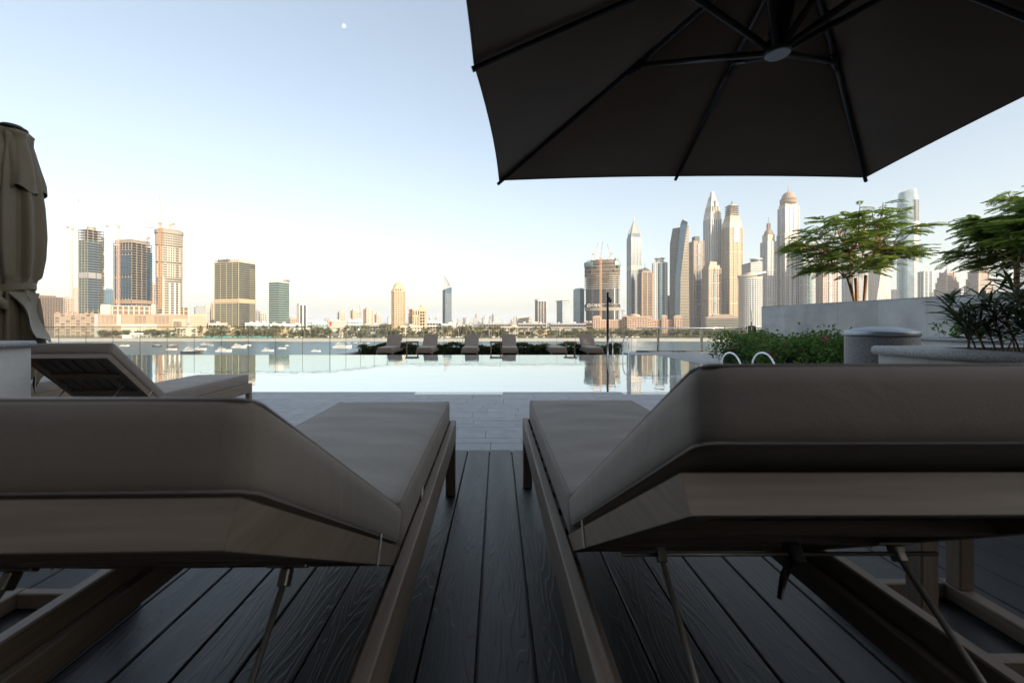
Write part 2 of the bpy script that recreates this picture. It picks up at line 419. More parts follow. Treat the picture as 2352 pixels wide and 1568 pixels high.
planter('low stone planter against the retaining wall, behind the granite bin', 7.95, 8.98, 5.0, 7.7, ZS, .80, .06, 'lb', 1.4)

M_cap = mat('satin_steel_cap', (.30,.33,.37), .45, 1, .06, 12.)
# granite bin with metal cap
bn = thing('granite_bin', 'round granite bin with domed metal cap behind the planter', 'bin', (4.02,4.25,ZS))
MB().lathe([(.285,0),(.293,.01),(.293,1.13),(.285,1.14),(.26,1.14)], 64).build('body', M_dgran, bn)
MB().lathe([(.297,1.141),(.300,1.145),(.300,1.185),(.297,1.19),(.22,1.212),(.13,1.228),(.05,1.234),(.0,1.235)], 64).build('cap', M_cap, bn)

# pool ladders: each rail a hoop
def hoop(label, x, y, g):
    t = thing('pool_handrail', label, 'handrail', (x,y,ZS), group=g)
    pts = [(0,.36,-.3),(0,.36,.35)]
    pts += [(0, .02+.34*math.cos(a), .38+.31*math.sin(a)) for a in [i*math.pi/14 for i in range(1,14)]] + [(0,-.32,.35),(0,-.32,-.0)]
    MB().tube(pts, .0165, 12).build('tube', M_steel, t)
    MB().lathe([(.045,0),(.045,.012),(.03,.02)], 20, (0,-.32,.0)).build('flange', M_steel, t)
for i, (x,y,lab) in enumerate(((4.33,15.55,'left steel grab rail at the far end of the pool, by the black pole'),
                               (4.92,15.55,'right steel grab rail at the far end of the pool'),
                               (4.53,7.85,'left curved steel grab rail peeking over the right lounger'),
                               (5.16,7.85,'right curved steel grab rail peeking over the right lounger'))):
    hoop(lab, x, y, 'pool grab rails')
# shower pole and lantern
sp = thing('shower_pole', 'slim black pool shower pole with small head near the far grab rails', 'shower', (4.47,16.45,-1.2))
MB().tube([(0,0,0),(0,0,3.5)], .045, 12).build('pole', M_black, sp)
MB().tube([(0,0,3.16),(.05,-.03,3.17),(.14,-.07,3.13)], [.04,.07,.075], 10).build('shower_head', M_black, sp)
MB().tube([(.05,0,3.26),(.1,-.04,3.27)], .03, 8).build('valve', M_black, sp)
ln = thing('garden_lantern', 'small black lantern on a thin post behind the flowering hedge', 'lantern', (PX(1727,14.2),14.2,ZS))
MB().tube([(0,0,0),(0,0,.85)], .015, 8).build('post', M_black, ln)
MB().cb(-.1,.1,-.07,.07,.86,.9,.004).cb(-.1,-.07,-.07,.07,.9,1.16,.004).cb(.05,.1,-.07,.07,.9,1.12,.004).cb(-.08,.06,-.07,.07,1.12,1.16,.004).build('housing', M_black, ln)
MB().tube([(-.02,0,1.16),(-.02,0,1.3)], .012, 6).build('finial', M_black, ln)

# the hotel behind the camera that shades the terrace
M_hw = mat('warm_render_wall', (.46,.39,.31), .8, 0, .1, .6)
M_hg = mat('dark_window_glass', (.02,.025,.03), .08, 0, .1, 1., spec=.7)
ht = thing('hotel_block', 'hotel wing standing behind the pool deck, its shade over the terrace', 'building', (-20,-10,-21))
HX, HY, HT = 31., -16., 30.
HM, HL = 4., 15.6          # unseen low wing added right of HM, letting skylight reach the right lounger
MB().b(-90, HM, HY-14, HY, -20.9, HT).build('wall', M_hw, ht, world=True)
MB().b(HM+.002, HX, HY-14, HY-.003, -20.9, HL).build('added_lower_wing', M_hw, ht, world=True)
MB().b(-90, HM+.4, HY-14.3, HY+.6, HT, HT+.4).build('roof', M_hw, ht, world=True)
b = MB()
for fl in range(8):
    for i in range(26):
        x = HX-4-i*4
        if x > HM-3 and fl > 3: continue
        b.b(x, x+2.8, HY-.02, HY+.06, .1+fl*3.5, 2.6+fl*3.5)
b.build('windows', M_hg, ht, world=True, kind='stuff')
for fl in range(1,8): MB().b(-90, HX if fl < 4 else HM, HY+.001, HY+1.4, fl*3.5-.25, fl*3.5-.02).build('balcony_slab', M_hw, ht, world=True)
# ================================================================ FURNITURE
def woodmat(name, a, b, st):
    m = mat(name, a, .5, 0, .09, 9., stretch=st, var2=b, spec=.35, obvar=.06); return m
TA, TB = (.155,.12,.092), (.185,.145,.112)
M_teak = woodmat('weathered_teak', TA, TB, (9,.5,9)); M_teakx = woodmat('weathered_teak_crosswise', TA, TB, (.5,9,9)); M_teakz = woodmat('weathered_teak_upright', TA, TB, (9,9,.5))
def fabric(name, col, wr):
    m = mat(name, col, .62, 0, .07, 2.5, spec=.35)
    n = m.node_tree.nodes; l = m.node_tree.links; p = n['Principled BSDF']; p.inputs['Sheen Weight'].default_value = .12
    tc = n.new('ShaderNodeTexCoord'); nz = n.new('ShaderNodeTexNoise'); nz.inputs['Scale'].default_value = 5; nz.inputs['Detail'].default_value = 4; nz.inputs['Distortion'].default_value = .6
    n2 = n.new('ShaderNodeTexNoise'); n2.inputs['Scale'].default_value = 420; n2.inputs['Detail'].default_value = 1
    l.new(tc.outputs['Object'], nz.inputs[0]); l.new(tc.outputs['Object'], n2.inputs[0])
    b1 = n.new('ShaderNodeBump'); b1.inputs['Strength'].default_value = wr; b1.inputs['Distance'].default_value = .02
    b2 = n.new('ShaderNodeBump'); b2.inputs['Strength'].default_value = .15; b2.inputs['Distance'].default_value = .002
    l.new(nz.outputs[0], b1.inputs['Height']); l.new(n2.outputs[0], b2.inputs['Height']); l.new(b1.outputs[0], b2.inputs['Normal'])
    l.new(b2.outputs[0], p.inputs['Normal']); return m
M_cush = fabric('taupe_outdoor_fabric', (.19,.165,.143), .28)
M_pipe = mat('taupe_piping', (.15,.14,.13), .8, 0, .05)
M_rod = mat('dull_steel_rod', (.26,.245,.225), .4, 1, .1, 12.)
M_strap = mat('pale_strap', (.42,.40,.38), .8)

def rpath(hx, hy, r, z, n=5):
    pts = []
    for cx, cy, a0 in ((hx-r,hy-r,0),(-hx+r,hy-r,90),(-hx+r,-hy+r,180),(hx-r,-hy+r,270)):
        for i in range(n+1):
            a = R(a0+90*i/n); pts.append(Vector((cx+r*math.cos(a), cy+r*math.sin(a), z)))
    return pts
def cushion(name, w_, l_, t_, Mx, par, seed, r=.018, puff=.010, wr=.0042, dense=True, shear=0):
    n = (14,30,6) if dense else (6,8,3)
    V, F = roundbox(w_, l_, t_, r, n, puff, wr, seed); mb = MB()
    def sh(p): return -shear*(p.z+t_/2)*max(0,min(1,(.25*l_-p.y)/(.5*l_)-.0))
    for p in V: p.y += sh(p)
    mb.add(V, F, True, Mx)
    c = mb.build(name, M_cush, par)
    if dense:
        for z in (t_/2-.006, -t_/2+.006):
            pts = rpath(w_/2-.003, l_/2-.003, .02, z)
            for p in pts: p.y += sh(p)
            pts = [Mx @ p for p in pts]
            MB().tube(pts, .002, 6, closed=True).build('piping', M_pipe, c)
    return c
def lounger(label, loc, rz, W=.77, L=2.2, h=.45, seat=1.5, blen=.84, ang=33., ctop=.135, gap=.0, dense=True, group=None, lever=False, seed=0, inset=.0, over=.0, ct=.088):
    t = thing('sun_lounger', label, 'sun lounger', loc, rz, group)
    rw, rh, hw = .034, .125, W/2
    for s in (-1,1):
        x0, x1 = sorted((s*hw, s*(hw-rw)))
        MB().cb(x0,x1,-L,0,h-rh,h,.004).build('rail', M_teak, t)
        l0, l1 = sorted((s*(hw-.001), s*(hw-.06)))
        for y in (-.06,-L): MB().cb(l0,l1,y,y+.06,0,h-rh-.001,.004).build('leg', M_teakz, t)
        if dense:
            i0, i1 = sorted((s*(hw-rw-.001), s*(hw-rw-.03)))
            MB().cb(i0,i1,-L+.08,-.04,h-rh+.005,h-.055,.003).build('ledger', M_teak, t)
    MB().cb(-hw+rw+.001,hw-rw-.001,-.036,-.002,h-rh,h-.002,.004).build('foot_board', M_teakx, t)
    MB().cb(-hw+rw+.001,hw-rw-.001,-L+.002,-L+.036,h-rh,h-.002,.004).build('head_board', M_teakx, t)
    for i in range(10 if dense else 5):
        y = -.06 - i*(seat-.12)/(10 if dense else 5)
        MB().b(-hw+rw+.002,hw-rw-.002,y-.09,y,h-.05,h-.03).build('slat', M_teakx, t)
    cw = W-.076-inset*2
    cushion('seat_cushion', cw, seat-.02, .135, Matrix.Translation((0,-seat/2+.005,h-.028+ctop/2+.014)), t, seed, dense=dense)
    a = R(ang); zh = h-.045
    Mb = Matrix.Translation((0,-seat,zh)) @ Matrix(((1,0,0,0),(0,math.cos(a),math.sin(a),0),(0,-math.sin(a),math.cos(a),0),(0,0,0,1)))
    # backrest space: y = -u (u runs from hinge to top), z = out of the face
    bw_ = hw-rw-.005
    for s in (-1,1):
        x0, x1 = sorted((s*bw_, s*(bw_-.04)))
        MB().prism([(s*bw_,0),(s*bw_,-blen),(s*(bw_-.04),-blen+.03),(s*(bw_-.04),0)][::-s], 0, .046, M=Mb).build('back_rail', M_teak, t)
    MB().prism([(-bw_+.0004,-blen),(bw_-.0004,-blen),(bw_-.0404,-blen+.03),(-bw_+.0404,-blen+.03)], .0003, .0457, M=Mb).build('back_top_board', M_teakx, t)
    if dense:
        MB().cb(-bw_+.041,bw_-.041,-.04,-.002,.001,.045,.004,M=Mb).build('hinge_board', M_teakx, t)
        n = 6; sw = (2*bw_-.09)/n
        for i in range(n):
            x = -bw_+.045+i*sw
            MB().cb(x+.008,x+sw-.008,-blen+.037,-.041,.026,.044,.002,M=Mb).build('back_slat', M_teak, t)
        for u in (.3,.56): MB().cb(-bw_+.041,bw_-.041,-u-.03,-u+.03,.002,.0255,.002,M=Mb).build('crossbar', M_teakx, t)
        if lever: MB().tube([Mb @ Vector((-bw_+.03,-.45,-.022)), Mb @ Vector((bw_-.03,-.45,-.022))], .0042, 8).build('pivot_rod', M_rod, t)
        for s in (-1,1):
            p = Mb @ Vector((s*(bw_-.11),-.45,-.022)); q = Vector((s*(bw_-.11), -seat-.79, h-.19))
            MB().tube([p,q], .0055, 8).build('support_arm', M_rod, t)
            Mq = Mb @ Matrix.Translation((s*(bw_-.11),-.45,-.02))
            MB().cb(-.008,.008,-.012,.012,-.016,.012,.002,M=Mq).cb(-.035,.035,-.01,.01,.012,.018,.002,M=Mq).build('bracket', M_rod, t)
        MB().tube([(-bw_+.02,-seat-.79,h-.19),(bw_-.02,-seat-.79,h-.19)], .009, 8).build('ratchet_rod', M_rod, t)
        if lever:
            Mq = Mb @ Matrix.Translation((.03,-.45,-.022))
            MB().cb(-.012,.012,-.016,.016,-.018,.02,.004,M=Mq).build('lever_block', M_black, t)
            MB().tube([Mq @ Vector((-.01,0,-.01)), Mq @ Vector((-.03,.01,-.04)), Mq @ Vector((-.045,.02,-.075))], [.008,.007,.005], 8).build('lever', M_black, t)
    cushion('back_cushion', cw, blen-.035+over, ct, Mb @ Matrix.Translation((0,-blen/2-.012-over/2,.049+gap+ct/2)), t, seed+3, dense=dense, shear=.55)
    if dense:
        for s in (-1,1):
            MB().cb(s*(bw_+.003)-.0015,s*(bw_+.003)+.0015,-.26,-.252,-.003,.06,.001,M=Mb).build('tie_strap', M_strap, t)
    return t
def axis(foot_l, foot_r, hinge_dx): pass
# two near loungers left and right of the gap, measured from foot-end corners and rails
L1 = lounger('big taupe cushioned teak sun lounger nearest the camera, at left', (-.265-.385,2.568,0), R(1.3), h=.46, seat=1.47, blen=.86, ang=31.8, gap=.0, seed=1, over=-.018, ct=.096)
MB().cb(.348,.354,-1.16,-1.07,.462,.476,.001,M=Matrix.Translation((.352,-1.1,.47)) @ Matrix.Rotation(.12,4,'Z') @ Matrix.Translation((-.352,1.1,-.47))).build('care_tag', M_strap, L1)
lounger('big taupe cushioned teak sun lounger nearest the camera, at right', (.1655+.385,2.70,0), R(.3), h=.445, seat=1.5, blen=.877, ang=31.9, gap=.013, lever=True, seed=5, over=.05, inset=.006)
lounger('teak lounger with raised back by the pool, beside the closed umbrella', (-3.74,5.52,ZS), R(2.5), ang=43, blen=.84, seed=9)
lounger('lounger at far left, mostly hidden behind the raised lounger by the pool', (-5.75,5.5,ZS), R(2), ang=20, seed=12)

# small side tables
def side_table(label, loc, rz=0, group=None):
    t = thing('side_table', label, 'side table', loc, rz, group)
    MB().cb(-.28,.28,-.2,.2,.50,.545,.004).build('top', M_teak, t)
    MB().cb(-.25,-.195,-.17,-.115,.062,.499,.004).build('leg', M_teakz, t)
    MB().cb(.195,.25,.115,.17,.062,.499,.004).build('leg', M_teakz, t)
    for x in (-.25,.195): MB().cb(x,x+.055,-.2,.2,.0,.06,.004).build('base_bar', M_teak, t)
    for y in (-.2,.165): MB().cb(-.194,.194,y,y+.035,.0,.058,.004).build('base_bar', M_teak, t)
    return t
side_table('low teak side table standing right of the nearest right lounger', (1.56,1.42,0), 0)
side_table('low teak side table standing left of the nearest left lounger', (-1.62,1.36,0), 0)
# far row beyond the pool
FY = 18.55
l_far = [(-4.62,'far row lounger with raised back, leftmost one beyond the pool'),(-3.38,'far row lounger with raised back, second from left beyond the pool'),
         (-1.30,'far row lounger with raised back, third from left, left of the middle side table'),(.57,'far row lounger with raised back, right of the middle side table'),
         (2.82,'far row lounger lying flat beside the right side table'),(4.49,'far row lounger rightmost beyond the pool, next to the shower pole')]
for i,(x,lab) in enumerate(l_far):
    x = PX((883,974,1078,1171.5,1284,1368)[i], FY)
    lounger(lab, (x,FY,ZF), math.pi, ang=0.5 if i == 4 else 47, blen=.82, h=.43, dense=True, group='loungers in a row beyond the pool', seed=20+i)
for px, lab in ((947,'side table beyond the pool, between the two leftmost far loungers'),(1139,'side table beyond the pool, middle of the three far ones'),(1310,'side table beyond the pool, rightmost of the three far ones')):
    t = side_table(lab, (PX(px,19.0),19.0,ZF), 0, 'side tables beyond the pool'); t.scale = (1.02,1,1.5)

# ---------------------------------------------------------------- open cantilever umbrella
M_can = fabric('brown_canopy_fabric', (.19,.125,.078), .1)
n_ = M_can.node_tree
tr = n_.nodes.new('ShaderNodeBsdfTranslucent'); tr.inputs[0].default_value = (.16,.12,.09,1); mx = n_.nodes.new('ShaderNodeMixShader'); mx.inputs[0].default_value = .05
n_.links.new(n_.nodes['Principled BSDF'].outputs[0], mx.inputs[1]); n_.links.new(tr.outputs[0], mx.inputs[2]); n_.links.new(mx.outputs[0], n_.nodes['Material Output'].inputs[0])
M_alu = mat('anthracite_aluminium', (.035,.036,.04), .38, .3, .1, 9.)
M_hub = mat('pale_hub_disc', (.5,.52,.55), .35, .2, .05)
ub = thing('cantilever_umbrella', 'open dark brown cantilever umbrella over the right lounger', 'umbrella', (3.5,-.8,0))
apex = Vector((1.42,1.9,2.95)); ze = 2.313
rim = [Vector(p) for p in ((.015,3.55,ze),(1.573,3.57,ze+.045),(3.157,3.475,ze),(2.90,1.9,ze+.03),(2.78,.35,ze),(1.38,.25,ze+.03),(-.2,.32,ze),(-.111,1.95,ze+.0))]
def canopy(off):
    vs = []; fs = []; nr, ns = 10, 8
    for i in range(8):
        a, c = rim[i], rim[(i+1)%8]; base = len(vs)
        for r_ in range(nr+1):
            for s_ in range(ns+1):
                f, g = r_/nr, s_/ns
                e = a.lerp(c, g); 
                mid = (a+c)/2; e = e + (apex-mid)*Vector((1,1,0)).length*0 + (Vector((apex.x,apex.y,0))-Vector((mid.x,mid.y,0)))*(.014*4*g*(1-g))
                p = apex.lerp(e, f); p.z -= .05*math.sin(math.pi*f)*4*g*(1-g) - .0; p.z += off
                vs.append(p)
        for r_ in range(nr):
            for s_ in range(ns):
                q = base + r_*(ns+1)+s_; fs.append((q,q+1,q+ns+2,q+ns+1))
    return vs, fs
V, F = canopy(.012); mb = MB(); mb.add(V, F, True); V2, F2 = canopy(.018); mb.add(V2, [f[::-1] for f in F2], True)
mb.build('canopy', M_can, ub, world=True)
hem = []
for i in range(8):
    a, c = rim[i], rim[(i+1)%8]; mid = (a+c)/2
    for g in [k/8 for k in range(8)]:
        e = a.lerp(c,g) + (Vector((apex.x,apex.y,0))-Vector((mid.x,mid.y,0)))*(.014*4*g*(1-g)); e.z += .012; hem.append(e)
MB().tube(hem, .006, 6, closed=True).build('hem', M_can, ub, world=True)
hub = Vector((1.315,1.9,2.335))
for i, p in enumerate(rim):
    e = apex.lerp(p, 1.008); Ms = apex.lerp(p, .03)
    MB().tube([Ms+Vector((0,0,-.012)), e+Vector((0,0,-.012))], .014, 8).build('rib', M_alu, ub, world=True)
    d = (p-apex).normalized(); j = apex.lerp(p, .375)+Vector((0,0,-.03))
    h0 = hub + Vector((d.x,d.y,0)).normalized()*.04 + Vector((0,0,.025))
    MB().tube([h0, j], .0155, 8).build('strut', M_alu, ub, world=True)
    MB().tube([j-d*.05+Vector((0,0,.01)), j+Vector((0,0,-.004)), j+d*.1+Vector((0,0,.012))], [.014,.022,.012], 8).build('joint', M_alu, ub, world=True)
MB().lathe([(.03,.07),(.048,.066),(.055,.015),(.055,.004)][::-1], 32, tuple(hub)).build('hub', M_alu, ub, world=True)
MB().lathe([(.048,-.003),(.051,.0),(.051,.0035)], 32, tuple(hub)).build('hub_disc', M_hub, ub, world=True)
MB().tube([hub+Vector((0,0,.08)), apex+Vector((0,0,-.01))], .042, 12).build('centre_pole', M_alu, ub, world=True)
MB().lathe([(.12,0),(.12,.03),(.03,.06)], 24, tuple(apex+Vector((0,0,.02)))).build('finial', M_alu, ub, world=True)
MB().tube([apex+Vector((0,0,.08)), (2.2,.9,3.3), (3.5,-.8,3.2)], .045, 10).build('arm', M_alu, ub, world=True)
MB().tube([(3.5,-.8,0.04),(3.5,-.8,3.3)], .06, 12).build('mast', M_alu, ub, world=True)
MB().cb(3.1,3.9,-1.2,-.4,0,.05,.01).build('base', M_alu, ub, world=True)

# ---------------------------------------------------------------- closed umbrella at left
M_can2 = fabric('olive_brown_canopy_fabric', (.125,.105,.07), .25)
cx, cy = PX(26,4.35), 4.35
cu = thing('closed_umbrella', 'closed olive brown umbrella tied at the waist, left edge', 'umbrella', (cx,cy,ZS))
def Z(py): return PZ(py, cy) - ZS
def rr(px): return (px-26)/FPX*cy*.58
prof = [(303,.10),(312,.15),(345,rr(78)),(400,rr(94)),(470,rr(103)),(540,rr(106)),(590,rr(103)),(630,rr(95)),(655,rr(86)),(668,rr(84)),(690,rr(90)),(735,rr(97)),(780,rr(102)),(830,rr(106)),(885,rr(100))]
def folded(prof, n, amp, seed, lob):
    rnd = random.Random(seed); vs = []; fs = []; NS = 120
    ph = [rnd.uniform(0,6.28) for _ in range(4)]
    zz = []
    for i in range(len(prof)-1):
        for k in range(4):
            f = k/4; zz.append((prof[i][0]*(1-f)+prof[i+1][0]*f, prof[i][1]*(1-f)+prof[i+1][1]*f, (i+f)/(len(prof)-1)))
    zz.append((*prof[-1],1.))
    for (py, r, f) in zz:
        A = amp*(.25+.75*min(1,f*3)); A *= .45 if 640 < py < 680 else 1
        for k in range(NS):
            an = 2*math.pi*k/NS
            s = math.sin(lob*an+ph[0]+.7*math.sin(f*4+ph[1])); s2 = math.sin((lob*2-1)*an+ph[2]+1.1*math.sin(f*5))
            q = 1 + A*(abs(s)**.7*(1 if s > 0 else -1)*.75+s2*.35)
            dz = .10*math.sin(lob*an+ph[3])*max(0,f-.93)/.07 if seed else 0
            vs.append((r*q*math.cos(an), r*q*math.sin(an), Z(py)+dz))
    m = len(zz)
    for i in range(m-1):
        for k in range(NS): k2 = (k+1)%NS; fs.append((i*NS+k,(i+1)*NS+k,(i+1)*NS+k2,i*NS+k2))
    return vs, fs
mb = MB(); mb.add(*folded(prof, 0, .2, 4, 8), True); mb.build('canopy', M_can2, cu)
cape = [(303,.12),(312,.16),(325,rr(80)),(345,rr(88)),(380,rr(99)),(412,rr(109)),(425,rr(111))]
def capef():
    vs, fs = folded(cape, 0, .13, 9, 5)
    NS = 120; m = len(vs)//NS
    for k in range(NS):      # pointed hem
        an = 2*math.pi*k/NS; drop = .16*abs(math.sin(2.5*an+.5))**2
        for i in range(m):
            f = i/(m-1); x,y,z = vs[i*NS+k]; vs[i*NS+k] = (x,y,z-drop*f*f+.02)
    return vs, fs
mb = MB(); mb.add(*capef(), True); mb.build('cape', M_can2, cu)
# loose flap at the right foot of the canopy
fl = []; ff = []
for i in range(13):
    f = i/12
    for j in range(9):
        g = j/8; x = rr(84)+ (rr(62)-rr(84))*g*.2 + (rr(218)-rr(84))*f*(1-g*.75); y = -.18 + .3*g + .05*math.sin(f*5+g*3)
        fl.append((x, y, Z(672+f*102+g*g*f*20)))
for i in range(12):
    for j in range(8): q = i*9+j; ff.append((q,q+1,q+10,q+9))
mb = MB(); mb.add(fl, ff, True); mb.add([(x+.008,y+.008,z) for x,y,z in fl], [f[::-1] for f in ff], True); mb.build('flap', M_can2, cu)
tie = [(rr(86)*1.12*math.cos(a), rr(86)*1.12*math.sin(a), Z(664)+.02*math.sin(a)+.035*math.cos(a)) for a in [2*math.pi*k/40 for k in range(40)]]
mb = MB(); vs = []; 
for dz in (-.035,.035):
    vs += [(x,y,z+dz) for x,y,z in tie]
mb.add(vs, [(k,(k+1)%40,(k+1)%40+40,k+40) for k in range(40)], True); mb.build('tie', M_can2, cu)
mb = MB()
for q in range(3):
    a0 = -1.35+q*.22
    pts = [Vector((rr(86)*1.2*math.cos(a0), rr(86)*1.2*math.sin(a0), Z(668))) + Vector((.03*math.cos(s*1.3+q), -.05*math.sin(s*.9)-.02, -.05*s)) for s in range(5)]
    mb.tube(pts, [.03,.05,.045,.05,.02], 8)
mb.build('tie_knot', M_can2, cu)
MB().lathe([(.07,0),(.115,.0),(.12,.01),(.115,.02),(.085,.025),(.085,.038),(.078,.045),(0.0,.05)], 40, (.03,-.02,Z(300))).build('cap', M_black, cu)
MB().tube([(0,0,0),(0,0,Z(320))], .03, 12).build('mast', M_alu, cu)
MB().cb(-.35,.35,-.35,.35,0,.08,.01).build('base', M_alu, cu)
# ================================================================ SEA, SHORE AND CITY
ZSEA, ZG = -20.9, -19.5
SHORE = 465.
M_sea = watermat('choppy_sea_water', (.085,.14,.18), .22, .9, .30, .0, (.6,1.6,1))
MB().add([(-9000,-3000,ZSEA),(9000,-3000,ZSEA),(9000,SHORE+30,ZSEA),(-9000,SHORE+30,ZSEA)], [(0,1,2,3)]).build('sea', M_sea, kind='structure')
M_sand = mat('pale_sand', (.6,.53,.44), .9, 0, .1, .02, bump=.3, bscale=.4)
bs = MB(); n = 120; vs = []
for i in range(n+1):
    x = -900+i*18; o = 4*math.sin(x*.013)+3*math.sin(x*.041+1)
    vs += [(x,SHORE-14+o,ZSEA-.5),(x,SHORE+o,ZSEA+.05),(x,SHORE+26+o,ZSEA+1.0),(x,SHORE+62,ZG+.03)]
fs = []
for i in range(n):
    for k in range(3): q = i*4+k; fs.append((q,q+4,q+5,q+1))
bs.add(vs, fs, True); bs.build('beach', M_sand, kind='structure')
M_gr = mat('dry_scrub_ground', (.20,.17,.11), .95, 0, .25, .02)
MB().add([(-20000,SHORE+58,ZG),(20000,SHORE+58,ZG),(20000,26000,ZG),(-20000,26000,ZG)], [(0,1,2,3)]).build('mainland_ground', M_gr, kind='structure')

C = dict(cream=(.43,.375,.305), sand=(.37,.295,.215), pink=(.38,.29,.23), conc=(.255,.225,.18), white=(.52,.505,.475), lgrey=(.40,.395,.385), brown=(.13,.09,.06), tan=(.28,.20,.135), grey=(.26,.255,.25), dgrey=(.08,.08,.085), gold=(.42,.325,.21), rust=(.30,.15,.07))
MC = {k: mat('facade_'+k, v, .75, 0, .07, .05) for k, v in C.items()}
G = dict(blue=(.03,.065,.10), green=(.03,.075,.07), dark=(.018,.022,.026), olive=(.05,.05,.035), teal=(.05,.13,.15), pale=(.22,.29,.33), sky=(.10,.17,.22))
MG = {k: mat('glazing_'+k, v, .12, 0, .2, .07, spec=.8) for k, v in G.items()}
M_net = mat('scaffold_netting', (.10,.078,.055), .9, 0, .3, .12)
M_screen = mat('climbing_screen_panel', (.18,.27,.28), .5, 0, .1, .2)
M_crane = mat('crane_orange', (.46,.26,.13), .6, 0, .1)
M_cranep = mat('crane_faded_red', (.55,.38,.29), .6, 0, .1)
M_red = mat('red_steel', (.6,.05,.03), .5)

class Site:
    """a plot seen at x0..x1 with its top at yt, D metres away; local -y looks at the pool terrace"""
    def __init__(s, name, label, x0, x1, yt, D, a=0, c=None, asp=.8, cat='tower', group=None, z0=ZG):
        s.D = D; X = PX((x0+x1)/2, D); s.phi = math.atan2(X, D); s.W = (x1-x0)/FPX*D*math.cos(s.phi)
        s.H = PZ(yt, D)-z0; s.T = thing(name, label, cat, (X,D,z0), -s.phi, group); s.z0 = z0
        a = R(a); s.a = a
        if a and c is not None: s.w = (1-c)*s.W/math.cos(a); s.d = c*s.W/math.sin(abs(a))
        else: s.w = s.W/(math.cos(a)+asp*math.sin(abs(a))); s.d = asp*s.w
        s.rot = Matrix.Rotation(a, 4, 'Z')
        if c is not None and a:       # keep the silhouette centred
            q = [s.rot @ Vector((x,y,0)) for x in (-s.w/2,s.w/2) for y in (-s.d/2,s.d/2)]
        s.poly = s.rect(s.w, s.d)
    def rect(s, w, d): return [tuple((s.rot @ Vector((x,y,0)))[:2]) for x,y in ((-w/2,-d/2),(w/2,-d/2),(w/2,d/2),(-w/2,d/2))]
    def ell(s, w, d, n=28, e=2.): 
        out = []
        for k in range(n):
            an = 2*math.pi*k/n; cx_, sx_ = math.cos(an), math.sin(an)
            p = s.rot @ Vector((w/2*math.copysign(abs(cx_)**(2/e),cx_), d/2*math.copysign(abs(sx_)**(2/e),sx_), 0)); out.append((p.x,p.y))
        return out
    def y(s, py): return PZ(py, s.D)-s.z0
def grow(poly, k):       # scale a footprint outward by k metres (about its centre)
    cx_ = sum(p[0] for p in poly)/len(poly); cy_ = sum(p[1] for p in poly)/len(poly); out = []
    for x,y in poly:
        r = math.hypot(x-cx_,y-cy_) or 1; out.append((cx_+(x-cx_)*(1+k/r*1.2), cy_+(y-cy_)*(1+k/r*1.2)))
    return out
def scl(poly, k): 
    cx_ = sum(p[0] for p in poly)/len(poly); cy_ = sum(p[1] for p in poly)/len(poly)
    return [(cx_+(x-cx_)*k, cy_+(y-cy_)*k) for x,y in poly]
def edges(poly):
    n = len(poly)
    for i in range(n):
        p, q = Vector((*poly[i],0)), Vector((*poly[(i+1)%n],0)); d = q-p; L = d.length; u = d/L; nn = Vector((u.y,-u.x,0))
        if nn.y < .25: yield i, p, u, nn, L
def slabs(S, poly, z0, z1, fl, m, th=.9, out=.9, sep=False, skip=()):
    n = max(1, int((z1-z0)/fl)); pg = grow(poly, out)
    if sep:
        me = MB().prism(pg, 0, th).mesh('floor_slab', m)
        for i in range(n+1):
            if i not in skip: link('floor_slab', me, S.T, loc=(0,0,z0+i*(z1-z0)/n-th/2))
    else:
        mb = MB()
        for i in range(n+1):
            if i not in skip: z = z0+i*(z1-z0)/n-th/2; mb.prism(pg, z, z+th)
        mb.build('floor_slabs', m, S.T, kind='stuff')
def panels(S, poly, z0, z1, fl, m, bay, fw=.6, fh=.55, out=.12, only=None, name='windows', every=None, rnd=None):
    mb = MB(); n = max(1, int((z1-z0)/fl)); fl = (z1-z0)/n
    for i, p, u, nn, L in edges(poly):
        if only is not None and i not in only: continue
        k = max(1, int(round(L/bay))); b_ = L/k
        for r_ in range(n):
            for c_ in range(k):
                if every and not every(i,r_,c_,n,k): continue
                x0 = (c_+.5-fw/2)*b_; x1 = (c_+.5+fw/2)*b_; za = z0+(r_+.5-fh/2)*fl; zb = za+fh*fl
                A = p+u*x0-nn*.3; B = p+u*x1-nn*.3; A2 = p+u*x0+nn*out; B2 = p+u*x1+nn*out
                mb.add([(A.x,A.y,za),(B.x,B.y,za),(B.x,B.y,zb),(A.x,A.y,zb),(A2.x,A2.y,za),(B2.x,B2.y,za),(B2.x,B2.y,zb),(A2.x,A2.y,zb)],
                       [(4,5,6,7),(0,4,7,3),(1,2,6,5),(3,7,6,2),(0,1,5,4)])
    if mb.v: mb.build(name, m, S.T, kind='stuff')
def piers(S, poly, z0, z1, m, bay, wd=.8, out=.9, only=None, sep=True, name='pier', ends=True):
    mb = MB()
    for i, p, u, nn, L in edges(poly):
        if only is not None and i not in only: continue
        k = max(1, int(round(L/bay)))
        for c_ in range(k+1):
            if not ends and c_ in (0,k): continue
            x = c_*L/k; q = [p+u*(x-wd/2)-nn*.4, p+u*(x+wd/2)-nn*.4, p+u*(x+wd/2)+nn*out, p+u*(x-wd/2)+nn*out]
            if sep: MB().prism([(v.x,v.y) for v in q][::-1], z0, z1).build(name, m, S.T)
            else: mb.prism([(v.x,v.y) for v in q][::-1], z0, z1)
    if mb.v: mb.build(name+'s', m, S.T, kind='stuff')
def core(S, poly, z0, z1, m, name='core', top=None): return MB().prism(poly, z0, z1, top=top).build(name, m, S.T)
